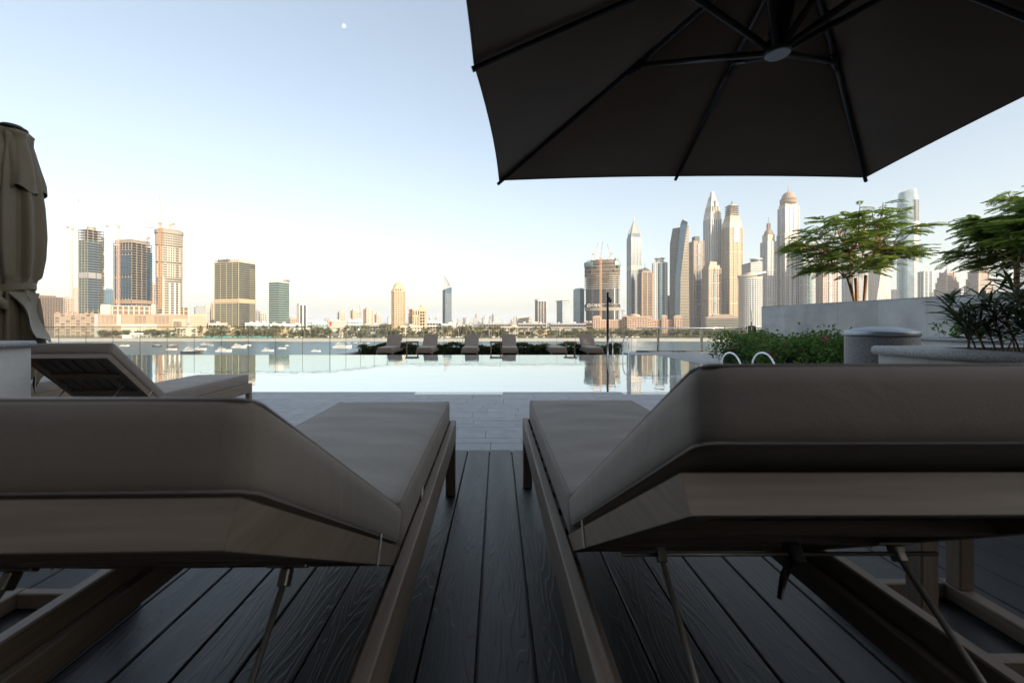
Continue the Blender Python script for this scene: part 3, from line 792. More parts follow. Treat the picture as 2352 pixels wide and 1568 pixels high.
def crane(label, px, y0, y1, D, jib=None, back=None, m=None, wdt=2.2, group='tower cranes'):
    """lattice mast from y0 up to y1, jib towards (px,py), counter-jib towards back"""
    m = m or M_cranep; X = PX(px,D); zb, zt = PZ(y0,D), PZ(y1,D)
    t = thing('tower_crane', label, 'crane', (X,D,zb), 0, group); h = zt-zb; mb = MB(); w_ = wdt/2
    for sx in (-w_,w_):
        for sy in (-w_,w_): mb.b(sx-.2,sx+.2,sy-.2,sy+.2,0,h)
    z = 0; k = 0
    while z < h-wdt:
        for sy in (-w_,w_):
            a, c = ((-w_,sy,z),(w_,sy,z+wdt*1.4)) if k % 2 else ((w_,sy,z),(-w_,sy,z+wdt*1.4)); mb.tube([a,c], .15, 4)
            mb.b(-w_,w_,sy-.12,sy+.12,z-.12,z+.12)
        z += wdt*1.4; k += 1
    mb.build('mast', m, t)
    MB().b(-1.6,1.6,-1.6,1.6,h-2.5,h-.2).b(-2,2,-2,2,h-.2,h+.25).build('cab', m, t)
    for nm, P in (('jib',jib),('counter_jib',back)):
        if not P: continue
        e = Vector((PX(P[0],D)-X,0,PZ(P[1],D)-zb)); s0 = Vector((0,0,h)); d = e-s0; nseg = max(3,int(d.length/5)); mb = MB()
        u = d.normalized(); up = Vector((-u.z,0,u.x)); up = up if up.z > 0 else -up
        for off in (Vector((0,-.8,0)),Vector((0,.8,0)),up*1.6): mb.tube([s0+off, e+off*.4], .17, 4)
        for q in range(nseg):
            f0, f1 = q/nseg, (q+.5)/nseg
            mb.tube([s0.lerp(e,f0), s0.lerp(e,f1)+up*1.6*(1-.6*f1)], .12, 4); mb.tube([s0.lerp(e,f1)+up*1.6*(1-.6*f1), s0.lerp(e,(q+1)/nseg)], .12, 4)
        mb.build(nm, m, t)
    if back: 
        e = Vector((PX(back[0],D)-X,0,PZ(back[1],D)-zb)); MB().b(e.x-1.5,e.x+1.5,-1,1,e.z-2.6,e.z).build('counterweight', MC['grey'], t)
    return t
def sign(S, text, size, loc, rz, m, italic=0):
    c = bpy.data.curves.new('lettering','FONT'); c.body = text; c.size = size; c.extrude = .25; c.align_x = 'CENTER'; c.shear = italic; c.offset = size*.012
    f_ = bpy.data.objects.new('lettering_curve', c); COL.objects.link(f_); bpy.context.view_layer.update()
    me = bpy.data.meshes.new_from_object(f_.evaluated_get(bpy.context.evaluated_depsgraph_get())); bpy.data.objects.remove(f_)
    me.materials.clear(); me.materials.append(m)
    return link('lettering', me, S.T, loc=loc, rot=(R(90),0,rz))

# ------------------------------------------------ left: three towers under construction on a podium
D0 = 640
S = Site('construction_tower', 'leftmost unfinished tower, dark glass with bare slabs, crane on its left', 180, 239, 531, D0, a=28, c=.36)
core(S, scl(S.poly,.93), 0, S.H*.9, MG['green']); slabs(S, S.poly, 6, S.H, 3.9, MC['conc'], .75, .7, sep=True)
piers(S, scl(S.poly,.97), 0, S.H, MC['conc'], 7, .8, .2)
panels(S, S.poly, S.H*.25, S.H*.88, 3.9, MG['blue'], 5, .96, .62, .75, name='curtain_wall', every=lambda i,r,c,n,k: (i==0 and (c<k*.55)) )
panels(S, S.poly, S.H*.54, S.H*.60, 5, MC['grey'], 9, .9, .9, .8, name='blank_panels')
panels(S, S.poly, S.H*.1, S.H*.98, 5.5, M_net, 4, .8, .8, 1.6, name='hoist_scaffold', every=lambda i,r,c,n,k: i==0 and c==k-1 and (r*7)%5 != 0)
core(S, S.ell(S.w*.5,S.d*.5,20), S.H, S.H+6.5, MC['conc'], 'core_top')
crane('pale red luffing crane left of the leftmost unfinished tower', 166, 715, 524, 628, (182,456), (155,520), M_cranep, 2.6)
S = Site('construction_tower', 'middle unfinished tower with blue glass and exposed concrete floors', 260, 350, 553, D0, a=35, c=.47)
core(S, scl(S.poly,.92), 0, S.H*.93, MG['dark']); slabs(S, S.poly, 6, S.H-6, 3.8, MC['conc'], .75, .7, sep=True)
piers(S, scl(S.poly,.97), 0, S.H-5, MC['conc'], 6.5, .9, .3)
panels(S, S.poly, S.H*.03, S.H*.88, 3.8, MG['blue'], 4.2, .95, .72, .8, name='curtain_wall', every=lambda i,r,c,n,k: (i==3 and .02*k<=c<k*.98 and not(r%9==4)) or (i==0 and c>=k*.68))
panels(S, S.poly, S.H*.33, S.H*.37, 5, MC['tan'], 8, .95, .9, .9, name='blank_panels')
core(S, scl(S.poly,.9), S.H-6, S.H-1.5, MC['conc'], 'parapet'); core(S, scl(S.poly,.97), S.H-1.5, S.H, MC['white'], 'roof_rim')
crane('pale crane with long level jib over the middle unfinished tower', 272, 706, 519, 618, (357,524.5), (246,517.5), M_cranep, 2.4)
S = Site('construction_tower', 'round topped concrete tower with an orange crane mast on its face', 356, 421, 530, D0, a=12)
el = S.ell(S.W*.95, S.W*.75, 32, 3.2)
core(S, scl(el,.93), 0, S.H, MG['olive']); slabs(S, el, 4, S.H-9, 3.7, MC['cream'], 1.1, .35, sep=True)
panels(S, el, S.H*.86, S.H*.955, 7, MC['conc'], 3.5, .4, 1, .4, name='frame_columns')
core(S, grow(el,.9), S.H-6.5, S.H-1, MC['conc'], 'crown_band'); core(S, scl(el,.8), S.H-1, S.H+1.5, MC['gold'], 'roof_deck')
panels(S, el, S.H*.55, S.H*.84, 3.7, MC['cream'], 3.2, .42, .95, .5, name='infill_walls', every=lambda i,r,c,n,k: i%3 != 1 and (r%8 != 5))
for f in (.30,.52,.70,.86):
    px = -S.W/2+S.W*f; yy = -S.W*.375*(1-abs(2*f-1)**3.2)**(1/3.2)
    MB().b(px-1.0,px+1.0,yy-1.3,yy+.6,2,S.H*(.50 if f!=.30 else .55)).build('white_fin', MC['white'], S.T)
crane('tall orange crane mast climbing the face of the round concrete tower', 368, 708, 512, 610, (366.9,449), None, M_crane, 3.0)
crane('small luffing crane on the roof of the round concrete tower', 391, 526, 515, 640, (374,460), (399,513), M_cranep, 1.8)
crane('small crane lying low on the roof of the middle unfinished tower', 338, 553, 547, 640, (303,533), (341,544), M_cranep, 1.4)

DP = 600
S = Site('unfinished_block', 'low unfinished concrete block at the foot of the leftmost tower', 128, 231, 721, DP, a=0, asp=.5, cat='building')
core(S, scl(S.poly,.95), 0, S.H-2, MC['brown']); slabs(S, S.poly, 3, S.H, 3.9, MC['conc'], .9, .5, sep=True); piers(S, S.poly, 0, S.H, MC['conc'], 5, 1.1, .4)
panels(S, S.poly, 2, S.H, 3.9, MC['tan'], 5, .7, .6, .2, every=lambda i,r,c,n,k: (r*5+c*3)%7 < 4, name='infill_walls')
panels(S, S.poly, S.H, S.H+2.5, 2.5, MC['rust'], 6, .6, .9, .2, every=lambda i,r,c,n,k: c%3!=1, name='formwork')
S = Site('podium_block', 'long brown podium with slotted louvres below the unfinished towers', 229, 434, 722, DP+12, a=0, asp=.25, cat='building')
core(S, S.poly, 0, S.H, MC['tan'], 'wall')
panels(S, S.poly, S.H*.58, S.H*.93, 2.6, MG['dark'], 4.5, .8, .35, .1, name='louvres', every=lambda i,r,c,n,k: c/k<.24 or .36<c/k<.5 or .6<c/k<.78)
panels(S, S.poly, S.H*.12, S.H*.4, 2.6, MG['dark'], 4.5, .8, .35, .1, name='louvres', every=lambda i,r,c,n,k: c/k<.2)
for x0,x1,za,zb,m in ((-.02,.02,0,1,'grey'),(.205,.25,.5,.98,'cream'),(.25,.64,.1,.55,'cream'),(.82,.99,.15,.8,'sand'),(.83,.93,.25,.68,'brown')):
    MB().b(S.W*(x0-.5),S.W*(x1-.5),-S.d/2-1.2,-S.d/2+.2,S.H*za,S.H*zb).build('wall_panel', MC[m], S.T)
S = Site('podium_block', 'open concrete frame storeys on top of the brown podium', 239, 436, 704, DP+30, a=0, asp=.2, cat='building')
core(S, scl(S.poly,.97), 0, S.H-.5, MC['brown']); slabs(S, S.poly, S.H-13, S.H, 4.4, MC['cream'], 1.1, .4, sep=True); piers(S, S.poly, S.H-16, S.H, MC['cream'], 6, 1.5, .5)
for x0,x1,dz in ((.55,.63,3),(.8,.86,4),(.0,.1,1.5)): MB().b(S.W*(x0-.5),S.W*(x1-.5),-S.d/2-1.5,S.d/2,S.H-14,S.H+dz).build('wall_panel', MC['cream'], S.T)
S = Site('office_block', 'plain tan block at the right end of the podium', 436, 474, 721, DP+25, a=0, asp=.6, cat='building')
core(S, S.poly, 0, S.H, MC['sand'], 'wall'); panels(S, S.poly, 3, S.H*.9, 3.6, MC['tan'], 4, .7, .4)

# backdrop blocks on the left
for (x0,x1,yt,D,cm,gm,lab) in ((60,146,682,900,'brown','dark','brown slab block at far left behind the closed umbrella'),(146,172,684,880,'pink','dark','narrow pinkish brown block behind the leftmost unfinished tower'),
      (168,181,664,860,'pink','pale','pale pink sliver block behind the left crane mast'),(238,262,666,950,'sky','blue','blue grey glass block between the two left unfinished towers'),
      (344,358,652,900,'pink','dark','thin pink block between middle and round unfinished towers'),(446,470,706,880,'grey','pale','grey low block right of the podium'),
      (468,490,703,930,'cream','sky','cream block with rounded roof left of the big dark hotel tower'),(484,496,697,900,'sand','dark','tan slab just left of the big dark hotel tower'),
      (586,597,713,1000,'grey','dark','grey block right behind the big dark hotel tower'),(596,613,718,900,'cream','dark','curved cream block left of the green glass tower'),
      (664,682,730,1000,'sand','dark','low sand block right of the green glass tower')):
    S = Site('backdrop_block', lab, x0, x1, yt, D, a=15, asp=.5, cat='building')
    wm = MC[cm] if cm in MC else MG[cm]
    core(S, S.poly, 0, S.H, wm, 'wall'); panels(S, S.poly, 2, S.H-2, 3.8, MG[gm], 4.2, .6, .5)
    core(S, scl(S.poly,.6), S.H, S.H+3, wm, 'roof_hut')

# ------------------------------------------------ hotel slab tower with the roof sign, green glass tower
M_av = mat('olive_balcony_paint', (.27,.25,.16), .7, 0, .06, .1)
S = Site('hotel_tower', 'wide dark hotel tower with tan belt and lettering on its roof edge', 494, 587, 602, 650, a=40, c=.58)
core(S, S.poly, 0, S.H, MG['olive']); slabs(S, S.poly, 3, S.H-3, 3.35, MC['grey'], .5, .15, sep=True)
zb = S.y(691)
for nm, z0_, z1_ in (('lower',5,zb-4),('upper',zb+4,S.H-4)):
    panels(S, S.poly, z0_, z1_, 3.35, M_av, 3.6, .98, .30, .8, only=(3,), name='balcony_fronts', every=lambda i,r,c,n,k: c < k*.86)
    panels(S, S.poly, z0_, z1_ if nm=='lower' else z1_*.94, 3.35, M_av, 3.6, .98, .30, .8, only=(0,), name='balcony_fronts', every=lambda i,r,c,n,k: c >= k*.58)
piers(S, S.poly, 2, S.H-2, M_av, 11, .6, .8, only=(3,))
core(S, grow(S.poly,.9), zb-4, zb+2.6, MC['gold'], 'belt'); core(S, grow(S.poly,.5), S.H-3, S.H+1.8, MC['cream'], 'parapet')
p0 = Vector((*S.poly[3],0)); p1 = Vector((*S.poly[0],0)); u = (p1-p0).normalized(); q = p0+u*(p1-p0).length*.42+Vector((u.y,-u.x,0))*1.6
sign(S, 'AVANI+', 7.2, (q.x,q.y,S.H-2.0), math.atan2(u.y,u.x), MC['dgrey'])
S = Site('glass_tower', 'green glass office tower with white crown, right of the dark hotel tower', 618, 664.5, 650, 660, a=45, c=.46)
core(S, S.poly, 0, S.H, MG['green']); slabs(S, S.poly, 4, S.H, 3.6, MC['white'], .55, .25, sep=True)
MB().prism(grow(S.poly,.6), S.H, S.H+.9).build('parapet', MC['white'], S.T)
MB().prism(S.poly, S.H+.9, S.H+6.5, top=scl(S.poly,.97)).build('crown', MC['white'], S.T)
MB().prism(scl(S.poly,.55), S.H+6.5, S.H+12, top=scl(S.poly,.35)).build('roof_house', MC['white'], S.T)
p0 = Vector((*S.poly[0],0)); p1 = Vector((*S.poly[1],0)); u = (p1-p0).normalized(); q = p0+u*(p1-p0).length*.72+Vector((u.y,-u.x,0))*.9
sign(S, 'Q FIZ', 5.5, (q.x,q.y,S.H+1.8), math.atan2(u.y,u.x), MC['dgrey'])
S = Site('office_tower', 'small pale framed tower standing alone right of the green glass tower', 683, 704, 701, 800, a=20, asp=.7)
core(S, S.poly, 0, S.H, MG['dark']); slabs(S, S.poly, 3, S.H, 4, MC['grey'], .8, .2); piers(S, S.poly, 0, S.H+1, MC['white'], 9, 2.4, .8); core(S, grow(S.poly,.5), S.H, S.H+3, MC['white'], 'parapet')
for (x0,x1,yt,lab) in ((775,792,717,'leftmost of three small cream towers left of the domed tower'),(805,823,713,'middle one of three small cream towers left of the domed tower'),(835,857,710,'rightmost of three small cream towers left of the domed tower'),(861,874,722,'slim pale block between the small cream towers and domed tower')):
    S = Site('residential_tower', lab, x0, x1, yt, 1150, a=25, asp=.8)
    core(S, S.poly, 0, S.H, MC['cream'], 'wall'); panels(S, S.poly, 3, S.H-3, 4, MG['dark'], 4.5, .5, .5); core(S, scl(S.poly,.6), S.H, S.H+4, MC['cream'], 'roof_hut')
    piers(S, S.poly, 0, S.H+1.5, MC['cream'], 11, 2, 1, sep=False)
crane('thin orange crane between the small cream towers and domed tower', 939, 752, 720, 900, (936.5,704), None, M_crane, 2)
crane('orange crane mast beside the middle small cream tower', 827, 748, 718, 900, (826,702), None, M_crane, 2)
crane('small red crane leaning over the low roofs, right of the framed tower', 984 if False else 982, 750, 741, 880, (988,738), None, M_red, 1.6)
crane('small red crane left of the small cream towers', 760, 748, 740, 880, (757,735), None, M_red, 1.6)

# low white roofs along the avenue
for (x0,x1,yt,yb,cm,gm,D,lab) in ((476,560,743,0,'cream','dark',640,'low cream podium in front of the dark hotel tower'),(561,618,742,0,'white','pale',640,'low white podium left of the green glass tower'),(618,692,745,0,'white','pale',630,'low curved white roof below the green glass tower'),
     (690,742,737,0,'white','sky',820,'white low office row right of the green glass tower'),(716,752,742,0,'white','teal',700,'white villa offices with teal windows'),(752,806,737,0,'cream','grey',900,'pale low hall behind the red crane'),
     (797,833,736,0,'white','teal',720,'white and teal office block left of the domed tower'),(826,901,746,0,'grey','dark',740,'long grey low block just left of the domed tower'),
     (979,1013,739,0,'white','dark',700,'white office block right of the arcaded hotel'),(1013,1047,744,0,'white','pale',690,'low white block in front of the sail tower'),(1048,1086,747,0,'white','pale',900,'low white houses right of the sail tower'),
     (1107,1170,742.5,0,'grey','dark',760,'long dark glazed block left of the brown dome'),(1187,1253,742.5,0,'grey','dark',760,'long dark glazed block below the white crowned tower'),(1261,1345,743,0,'grey','dark',760,'long dark glazed block right of the brown dome'),
     (1186,1222,729,0,'cream','grey',900,'pale stepped block behind the dark glazed blocks'),(1340,1362,741,0,'brown','dark',780,'low brown block at the foot of the dark unfinished tower')):
    S = Site('low_block', lab, x0, x1, yt, D, a=8, asp=.35, cat='building')
    core(S, S.poly, 0, S.H, MC[cm], 'wall'); g = MC['grey'] if gm == 'grey' else MG[gm]
    panels(S, S.poly, max(2,S.H-13), S.H-1, 4.2, g, 5, .9, .6); core(S, grow(S.poly,.6), S.H, S.H+.8, MC[cm], 'roof')
    rr_ = random.Random(int(x0)); mb = MB()
    for _ in range(5):
        x = rr_.uniform(-.4,.4)*S.w; mb.b(x-2,x+2,-2,2,S.H+.8,S.H+.8+rr_.uniform(1,3))
    mb.build('roof_plant', MC['white'], S.T, kind='stuff')

# ------------------------------------------------ centre: domed tower, arcaded hotel, sail tower
S = Site('domed_tower', 'cream stone tower with lattice dome and rows of small arched windows', 898, 932, 668, 700, a=6, asp=.9)
W = S.W*.93; po = [(-W/2,-W*.3),(-W*.3,-W/2),(W*.3,-W/2),(W/2,-W*.3),(W/2,W*.4),(-W/2,W*.4)]
core(S, po, 0, S.H, MC['gold'], 'wall'); core(S, grow(po,1), 0, S.H*.16, MC['gold'], 'base')
panels(S, po, S.H*.16, S.H*.96, 3.4, MG['dark'], 2.9, .5, .55, .1, name='windows')
core(S, grow(po,.8), S.H*.965, S.H*.985, MC['gold'], 'cornice'); core(S, po, S.H*.985, S.H+5, MC['gold'], 'attic', top=scl(po,.82))
core(S, scl(po,.72), S.H+5, S.H+9, MC['gold'], 'drum'); 
hD = S.y(648)-(S.H+9); rD = W*.29
MB().lathe([(rD*math.cos(q*math.pi/16), hD*math.sin(q*math.pi/16)) for q in range(8)]+[(.3,hD)], 28, (0,0,S.H+9)).build('dome', MC['cream'], S.T)
mb = MB()
for k in range(14):
    an = k*math.pi/7
    for tw in (.5,-.5): mb.tube([(1.01*rD*math.cos(q*math.pi/16)*math.cos(an+tw*q*.25), 1.01*rD*math.cos(q*math.pi/16)*math.sin(an+tw*q*.25), S.H+9+hD*math.sin(q*math.pi/16)) for q in range(9)], .25, 4)
mb.build('dome_lattice', MC['gold'], S.T)
for k in (-1,0,1): MB().b(k*W*.17-.9,k*W*.17+.9,-W/2-.25,-W/2,S.H*.99,S.H+2.5).build('arch_niche', MG['dark'], S.T)
S = Site('arcaded_hotel', 'cream hotel wing with tall arched windows and a small dome', 940, 980, 712, 690, a=18, c=.2, cat='building')
core(S, S.poly, 0, S.H, MC['gold'], 'wall'); panels(S, S.poly, S.H*.2, S.H*.74, 3.6, MG['dark'], 3.6, .55, .6)
panels(S, S.poly, S.H*.78, S.H*.97, 9, MG['dark'], 4.4, .6, .9, name='arched_windows', only=(0,)); core(S, grow(S.poly,.5), S.H, S.H+1.2, MC['gold'], 'cornice')
x = S.w*.3; MB().b(x-5.5,x+5.5,-S.d/2-1.5,-S.d/2+8,0,S.H+5).build('corner_tower', MC['gold'], S.T)
MB().lathe([(4*math.cos(q*math.pi/12),4.4*math.sin(q*math.pi/12)) for q in range(6)]+[(.2,4.6)], 20, (x,-S.d/2+3,S.H+5)).build('dome', MC['cream'], S.T)
mb = MB()
for k in range(2):
    for q in range(6): mb.b(x-3.8+k*4.2,x-.6+k*4.2,-S.d/2-1.75,-S.d/2-1.3,S.H*.25+q*S.H*.12,S.H*.25+q*S.H*.12+S.H*.085)
mb.build('bay_windows', MG['dark'], S.T)
S = Site('sail_tower', 'slim dark glass tower with slanted lattice sail on top', 1016.5, 1037.5, 664, 760, a=35, c=.28)
core(S, S.poly, 0, S.H-3, MG['blue']); slabs(S, S.poly, 3, S.H-3, 3.8, MC['grey'], .35, .1)
panels(S, S.poly, 4, S.H*.9, 3.8, MC['grey'], S.w, 1.0, .3, .25, only=(0,), name='spandrels', every=lambda i,r,c,n,k: r < n*.95)
a0, a1 = S.poly[3], S.poly[1]; h1 = S.y(634)
pl = [Vector((*S.poly[0],S.H-3)), Vector((*S.poly[1],S.H-3)), Vector((*S.poly[2],S.H-3)), Vector((*S.poly[3],S.H-3))]
MB().add([pl[0],pl[1],pl[2],pl[3],pl[0]+Vector((0,0,2)),pl[1]+Vector((0,0,7)),pl[2]+Vector((0,0,7)),pl[3]+Vector((0,0,1))], [(0,1,5,4),(1,2,6,5),(2,3,7,6),(3,0,4,7),(4,5,6,7)]).build('wedge_roof', MG['blue'], S.T)
A = Vector((-S.W*.27,-1,S.H-2)); B = Vector((S.W*.36,-1,S.H+6)); T_ = Vector((-S.W*.27,-1,h1)); mb = MB()
for yy in (-3,3):
    o = Vector((0,yy,0)); mb.tube([A+o,T_+Vector((0,yy*.1,0))], .5, 5); mb.tube([B+o,T_+Vector((0,yy*.1,0))], .5, 5)
    for f in (.1,.22,.34,.46,.58,.7,.82): mb.tube([A.lerp(T_,f)+o*(1-f), B.lerp(T_,f)+o*(1-f)], .22, 4)
    for f in (.2,.4,.6,.8): mb.tube([A.lerp(B,f)+o, A.lerp(B,f).lerp(T_ + (B-A)*f*.0, .0)+Vector((0,0,(h1-S.H)*(1-f)))+o*.3], .2, 4)
mb.build('lattice_sail', MC['pink'], S.T)
# faint far skyline
rnd = random.Random(11)
FG = 'faint towers on the hazy skyline'
for i in range(46):
    px = rnd.uniform(1040,1235) if i < 30 else rnd.choice((rnd.uniform(700,780), rnd.uniform(860,900), rnd.uniform(985,1016), rnd.uniform(1235,1345)))
    yt = 741-rnd.choice((4,6,8,10,14,18))*rnd.uniform(.6,1.1)
    if i in (3,): px, yt = 1096, 722
    if i in (4,): px, yt = 1074, 728
    wd = rnd.uniform(5,10); D = rnd.uniform(3800,5600)
    S = Site('distant_tower', 'faint pale tower on the hazy far skyline', px-wd/2, px+wd/2, yt, D, a=rnd.uniform(5,40), asp=.8, group=FG)
    core(S, S.poly, 0, S.H, MC[rnd.choice(('cream','grey','white','sky' if False else 'grey'))], 'shaft'); core(S, scl(S.poly,.6), S.H, S.H+rnd.uniform(5,18), MC['grey'], 'roof_hut')

# ------------------------------------------------ right of centre
S = Site('office_tower', 'dark striped tower with white crown, left of the tower with overhanging roof', 1229.5, 1255, 690, 800, a=30, c=.25)
core(S, S.poly, 0, S.H, MG['dark']); piers(S, S.poly, 0, S.H, MC['white'], 5.6, .8, .5); slabs(S, S.poly, 4, S.H, 4, MC['dgrey'], .5, .1); core(S, grow(S.poly,1), S.H-1.5, S.H+1.8, MC['white'], 'crown'); core(S, scl(S.poly,.4), S.H+1.8, S.H+5, MC['white'], 'roof_hut')
S = Site('office_tower', 'white banded tower with thin overhanging roof', 1278.5, 1308, 692, 800, a=35, c=.45)
core(S, S.poly, 0, S.H, MG['sky']); slabs(S, S.poly, 4, S.H-2, 3.8, MC['white'], 1.4, .2); core(S, grow(S.poly,2), S.H, S.H+1.2, MC['grey'], 'roof')
S = Site('glass_tower', 'pale blue glass tower left of the dark unfinished tower', 1316.7, 1342, 665, 850, a=30, c=.62)
core(S, S.poly, 0, S.H, MG['pale']); panels(S, S.poly, 2, S.H, 3.8, MG['sky'], 3, .92, .8, .08); core(S, scl(S.poly,.98), S.H, S.H+2.5, MG['pale'], 'roof', top=scl(S.poly,.7))

S = Site('construction_tower', 'broad curved unfinished tower with netting and a white company sign', 1341.5, 1424.5, 603, 800, a=-6)
def waist(f): return 1 - .035*math.sin(math.pi*min(1,f/.62)) if f < .62 else 1.0
base = S.ell(S.W*.97, S.W*.5, 36, 2.6); zs = S.y(725); ztop = S.H
core(S, scl(base,.92), 0, ztop-4, MG['dark'])
slabs(S, scl(base,.965), 3, S.y(664), 3.6, MC['dgrey'], .5, .3, sep=True); slabs(S, base, S.y(664), S.y(636), 4.0, MC['cream'], .9, .9, sep=True); slabs(S, base, S.y(630), ztop-8, 7., MC['conc'], 1.1, .9, sep=True)
panels(S, scl(base,.965), 3, S.y(664), 3.6, MC['dgrey'], 3.6, .7, .9, .2, every=lambda i,r,c,n,k: i%4 in (0,), name='wall_strips')
panels(S, scl(base,.965), 3, S.y(664), 3.6, MC['white'], 4, .6, .9, .5, every=lambda i,r,c,n,k: i == 31, name='white_strip')
panels(S, base, S.y(636), ztop-7, 7., M_net, 4, .98, .93, .4, every=lambda i,r,c,n,k: (i*3+r)%7 != 0, name='netting')
panels(S, base, S.y(655), S.y(632), 9, M_net, 4, .95, .9, 1.1, every=lambda i,r,c,n,k: i in (23,24,25,27,28), name='netting')
panels(S, grow(base,1.2), ztop-8, ztop+.5, 8, M_screen, 4, 1.0, .95, .4, every=lambda i,r,c,n,k: (i < 25) or (i > 30), name='climbing_screens')
core(S, scl(base,.7), ztop-4, ztop+4, MC['brown'], 'core_top'); mb = MB(); rnd = random.Random(2)
for k in range(26):
    x = rnd.uniform(-.44,.44)*S.W; yy = rnd.uniform(-.15,.1)*S.W; hh = rnd.uniform(1,6); mb.b(x-.9,x+.9,yy-1,yy+1,ztop-2,ztop+2+hh)
mb.build('starter_columns', MC['brown'], S.T, kind='stuff')
core(S, grow(scl(base,.97),.9), S.y(713.5), S.y(698.5), MC['conc'], 'works_deck'); core(S, grow(scl(base,.97),1.5), S.y(706), S.y(699.5), MG['dark'], 'sign_band')
sign(S, 'DAMAC', 8.6, (-S.W*.20, -S.W*.265-1, S.y(705.3)), R(-2), MC['white'], .35)
crane('orange crane mast in front of the broad curved unfinished tower', 1380, 727, 592, 770, (1384.5,556), None, M_crane, 3.0)
crane('thin pale crane on the left roof of the broad unfinished tower', 1366.5, 600, 583, 800, (1374,557), (1361,582), M_cranep, 1.6)
crane('thin pale crane on the right roof of the broad unfinished tower', 1402, 598, 588, 800, (1394.5,560), (1405,581), M_cranep, 1.6)
crane('small grey crane right of the broad unfinished tower', 1429.7, 730, 713, 900, (1422.5,713), (1434,713), MC['grey'], 2.6)

# ------------------------------------------------ marina towers (seen from left to right)
DM = 1150
S = Site('spired_tower', 'slender tower with steel crown tapering to a spire, leftmost of the marina towers', 1440, 1473, 547, DM, a=28, c=.3)
core(S, S.poly, 0, S.H, MG['blue']); piers(S, S.poly, 0, S.H, MC['lgrey'], 10, 1.6, .8); slabs(S, S.poly, 4, S.H*.66, 4, MC['grey'], .6, .5); slabs(S, S.poly, S.H*.66, S.H, 4, MC['lgrey'], .4, .2)
panels(S, S.poly, S.H*.64, S.H*.7, 9, MC['cream'], 6, .9, .9, .6, name='belt'); zc = S.y(510)
MB().prism(S.poly, S.H, S.H+12, top=scl(S.poly,.85)).build('crown_glass', MG['blue'], S.T)
MB().prism(scl(S.poly,.62), S.H+12, zc, top=scl(S.poly,.06)).build('crown_core', MC['pink'], S.T)
for p in S.poly: MB().tube([(p[0],p[1],S.H-6),(p[0]*.78,p[1]*.78,S.H+14),(p[0]*.05,p[1]*.05,zc+3)], [1.2,1.1,.7], 6).build('crown_rib', MC['cream'], S.T)
MB().tube([(0,0,zc-2),(0,0,S.y(490))], [1.3,.25], 8).build('spire', MC['white'], S.T)
S = Site('office_tower', 'brown tower with small pyramid roof between spired and cylinder towers', 1465, 1497.5, 628, DM-60, a=20, c=.3)
core(S, S.poly, 0, S.H, MC['brown'], 'wall'); slabs(S, S.poly, 4, S.H-4, 4, MC['tan'], 1.2, .5); piers(S, S.poly, 0, S.H, MC['tan'], 12, 3.2, 1.4); panels(S, S.poly, 2, S.H, 4, MG['dark'], 5, .7, .7, .4)
core(S, scl(S.poly,.85), S.H, S.H+6, MC['tan'], 'attic'); MB().prism(scl(S.poly,.85), S.H+6, S.y(614), top=scl(S.poly,.05)).build('pyramid_roof', MC['dgrey'], S.T); MB().tube([(0,0,S.y(616)),(0,0,S.y(605))], .5, 6).build('spire', MC['dgrey'], S.T)
S = Site('glass_tower', 'white tower with curved teal glass front and round top', 1498, 1532, 604, DM-40, a=10, asp=.8)
core(S, S.rect(S.W*.96,S.W*.7), 0, S.H, MC['white'], 'wall'); el = [(x+S.W*.06,y-S.W*.12) for x,y in S.ell(S.W*.62,S.W*.66,28)]
core(S, el, 0, S.H-2, MG['teal'], 'glass_front'); slabs(S, el, 4, S.H-2, 4.2, MC['white'], .5, .25)
panels(S, S.rect(S.W*.96,S.W*.7), 3, S.H, 4.2, MG['blue'], 5, .5, .6, .1)
MB().lathe([(S.W*.33,0),(S.W*.33,3),(S.W*.28,3.2),(S.W*.28,10),(S.W*.36,11),(S.W*.36,13)], 32, (0,0,S.H)).build('round_top', MC['white'], S.T)
S = Site('office_tower', 'narrow dark block behind the teal glass tower', 1530, 1541, 679, DM+80, a=10, asp=.8); core(S, S.poly, 0, S.H, MG['dark'], 'wall'); slabs(S, S.poly, 4, S.H, 4, MC['dgrey'], .5, .2)

# twisting dark tower with slanted top
S = Site('twisting_tower', 'dark glass tower with slanted wedge top and leaning edges', 1538, 1583, 530, DM-80, a=0)
f = S.W/45
def zz(y): return S.y(y)
# left wing, middle glass blade and right balconied wing as leaning prisms (x measured in px from the centre line at 1560)
def blade(nm, m, pts, y0, y1, out):
    vs = []
    for (xa,xb,z) in pts: vs += [((xa-1560.5)*f,-y0*f,z),((xb-1560.5)*f,-y1*f,z),((xb-1560.5)*f,16*f,z),((xa-1560.5)*f,16*f,z)]
    fs = []; n = len(pts)
    for i in range(n-1):
        for k in range(4): fs.append((i*4+k,i*4+(k+1)%4,(i+1)*4+(k+1)%4,(i+1)*4+k))
    fs += [(3,2,1,0),tuple(range(n*4-4,n*4))]
    return MB().add(vs, fs).build(nm, m, S.T)
H_ = zz(0)
lw = [(1538,1551,0),(1538,1551,zz(640)),(1538.5,1560,zz(560)),(1545,1565,zz(524))]
md = [(1550,1563,0),(1551,1564,zz(640)),(1559,1573,zz(560)),(1562.5,1579,zz(518))]
rw_ = [(1561,1583,0),(1563,1582,zz(640)),(1572,1581.5,zz(560)),(1576,1582,zz(522))]
blade('left_wing', MG['dark'], lw, 4, 10, 0); blade('glass_blade', MG['blue'], md, 11, 12, 0); blade('balcony_wing', MG['olive'], rw_, 12, 5, 0)
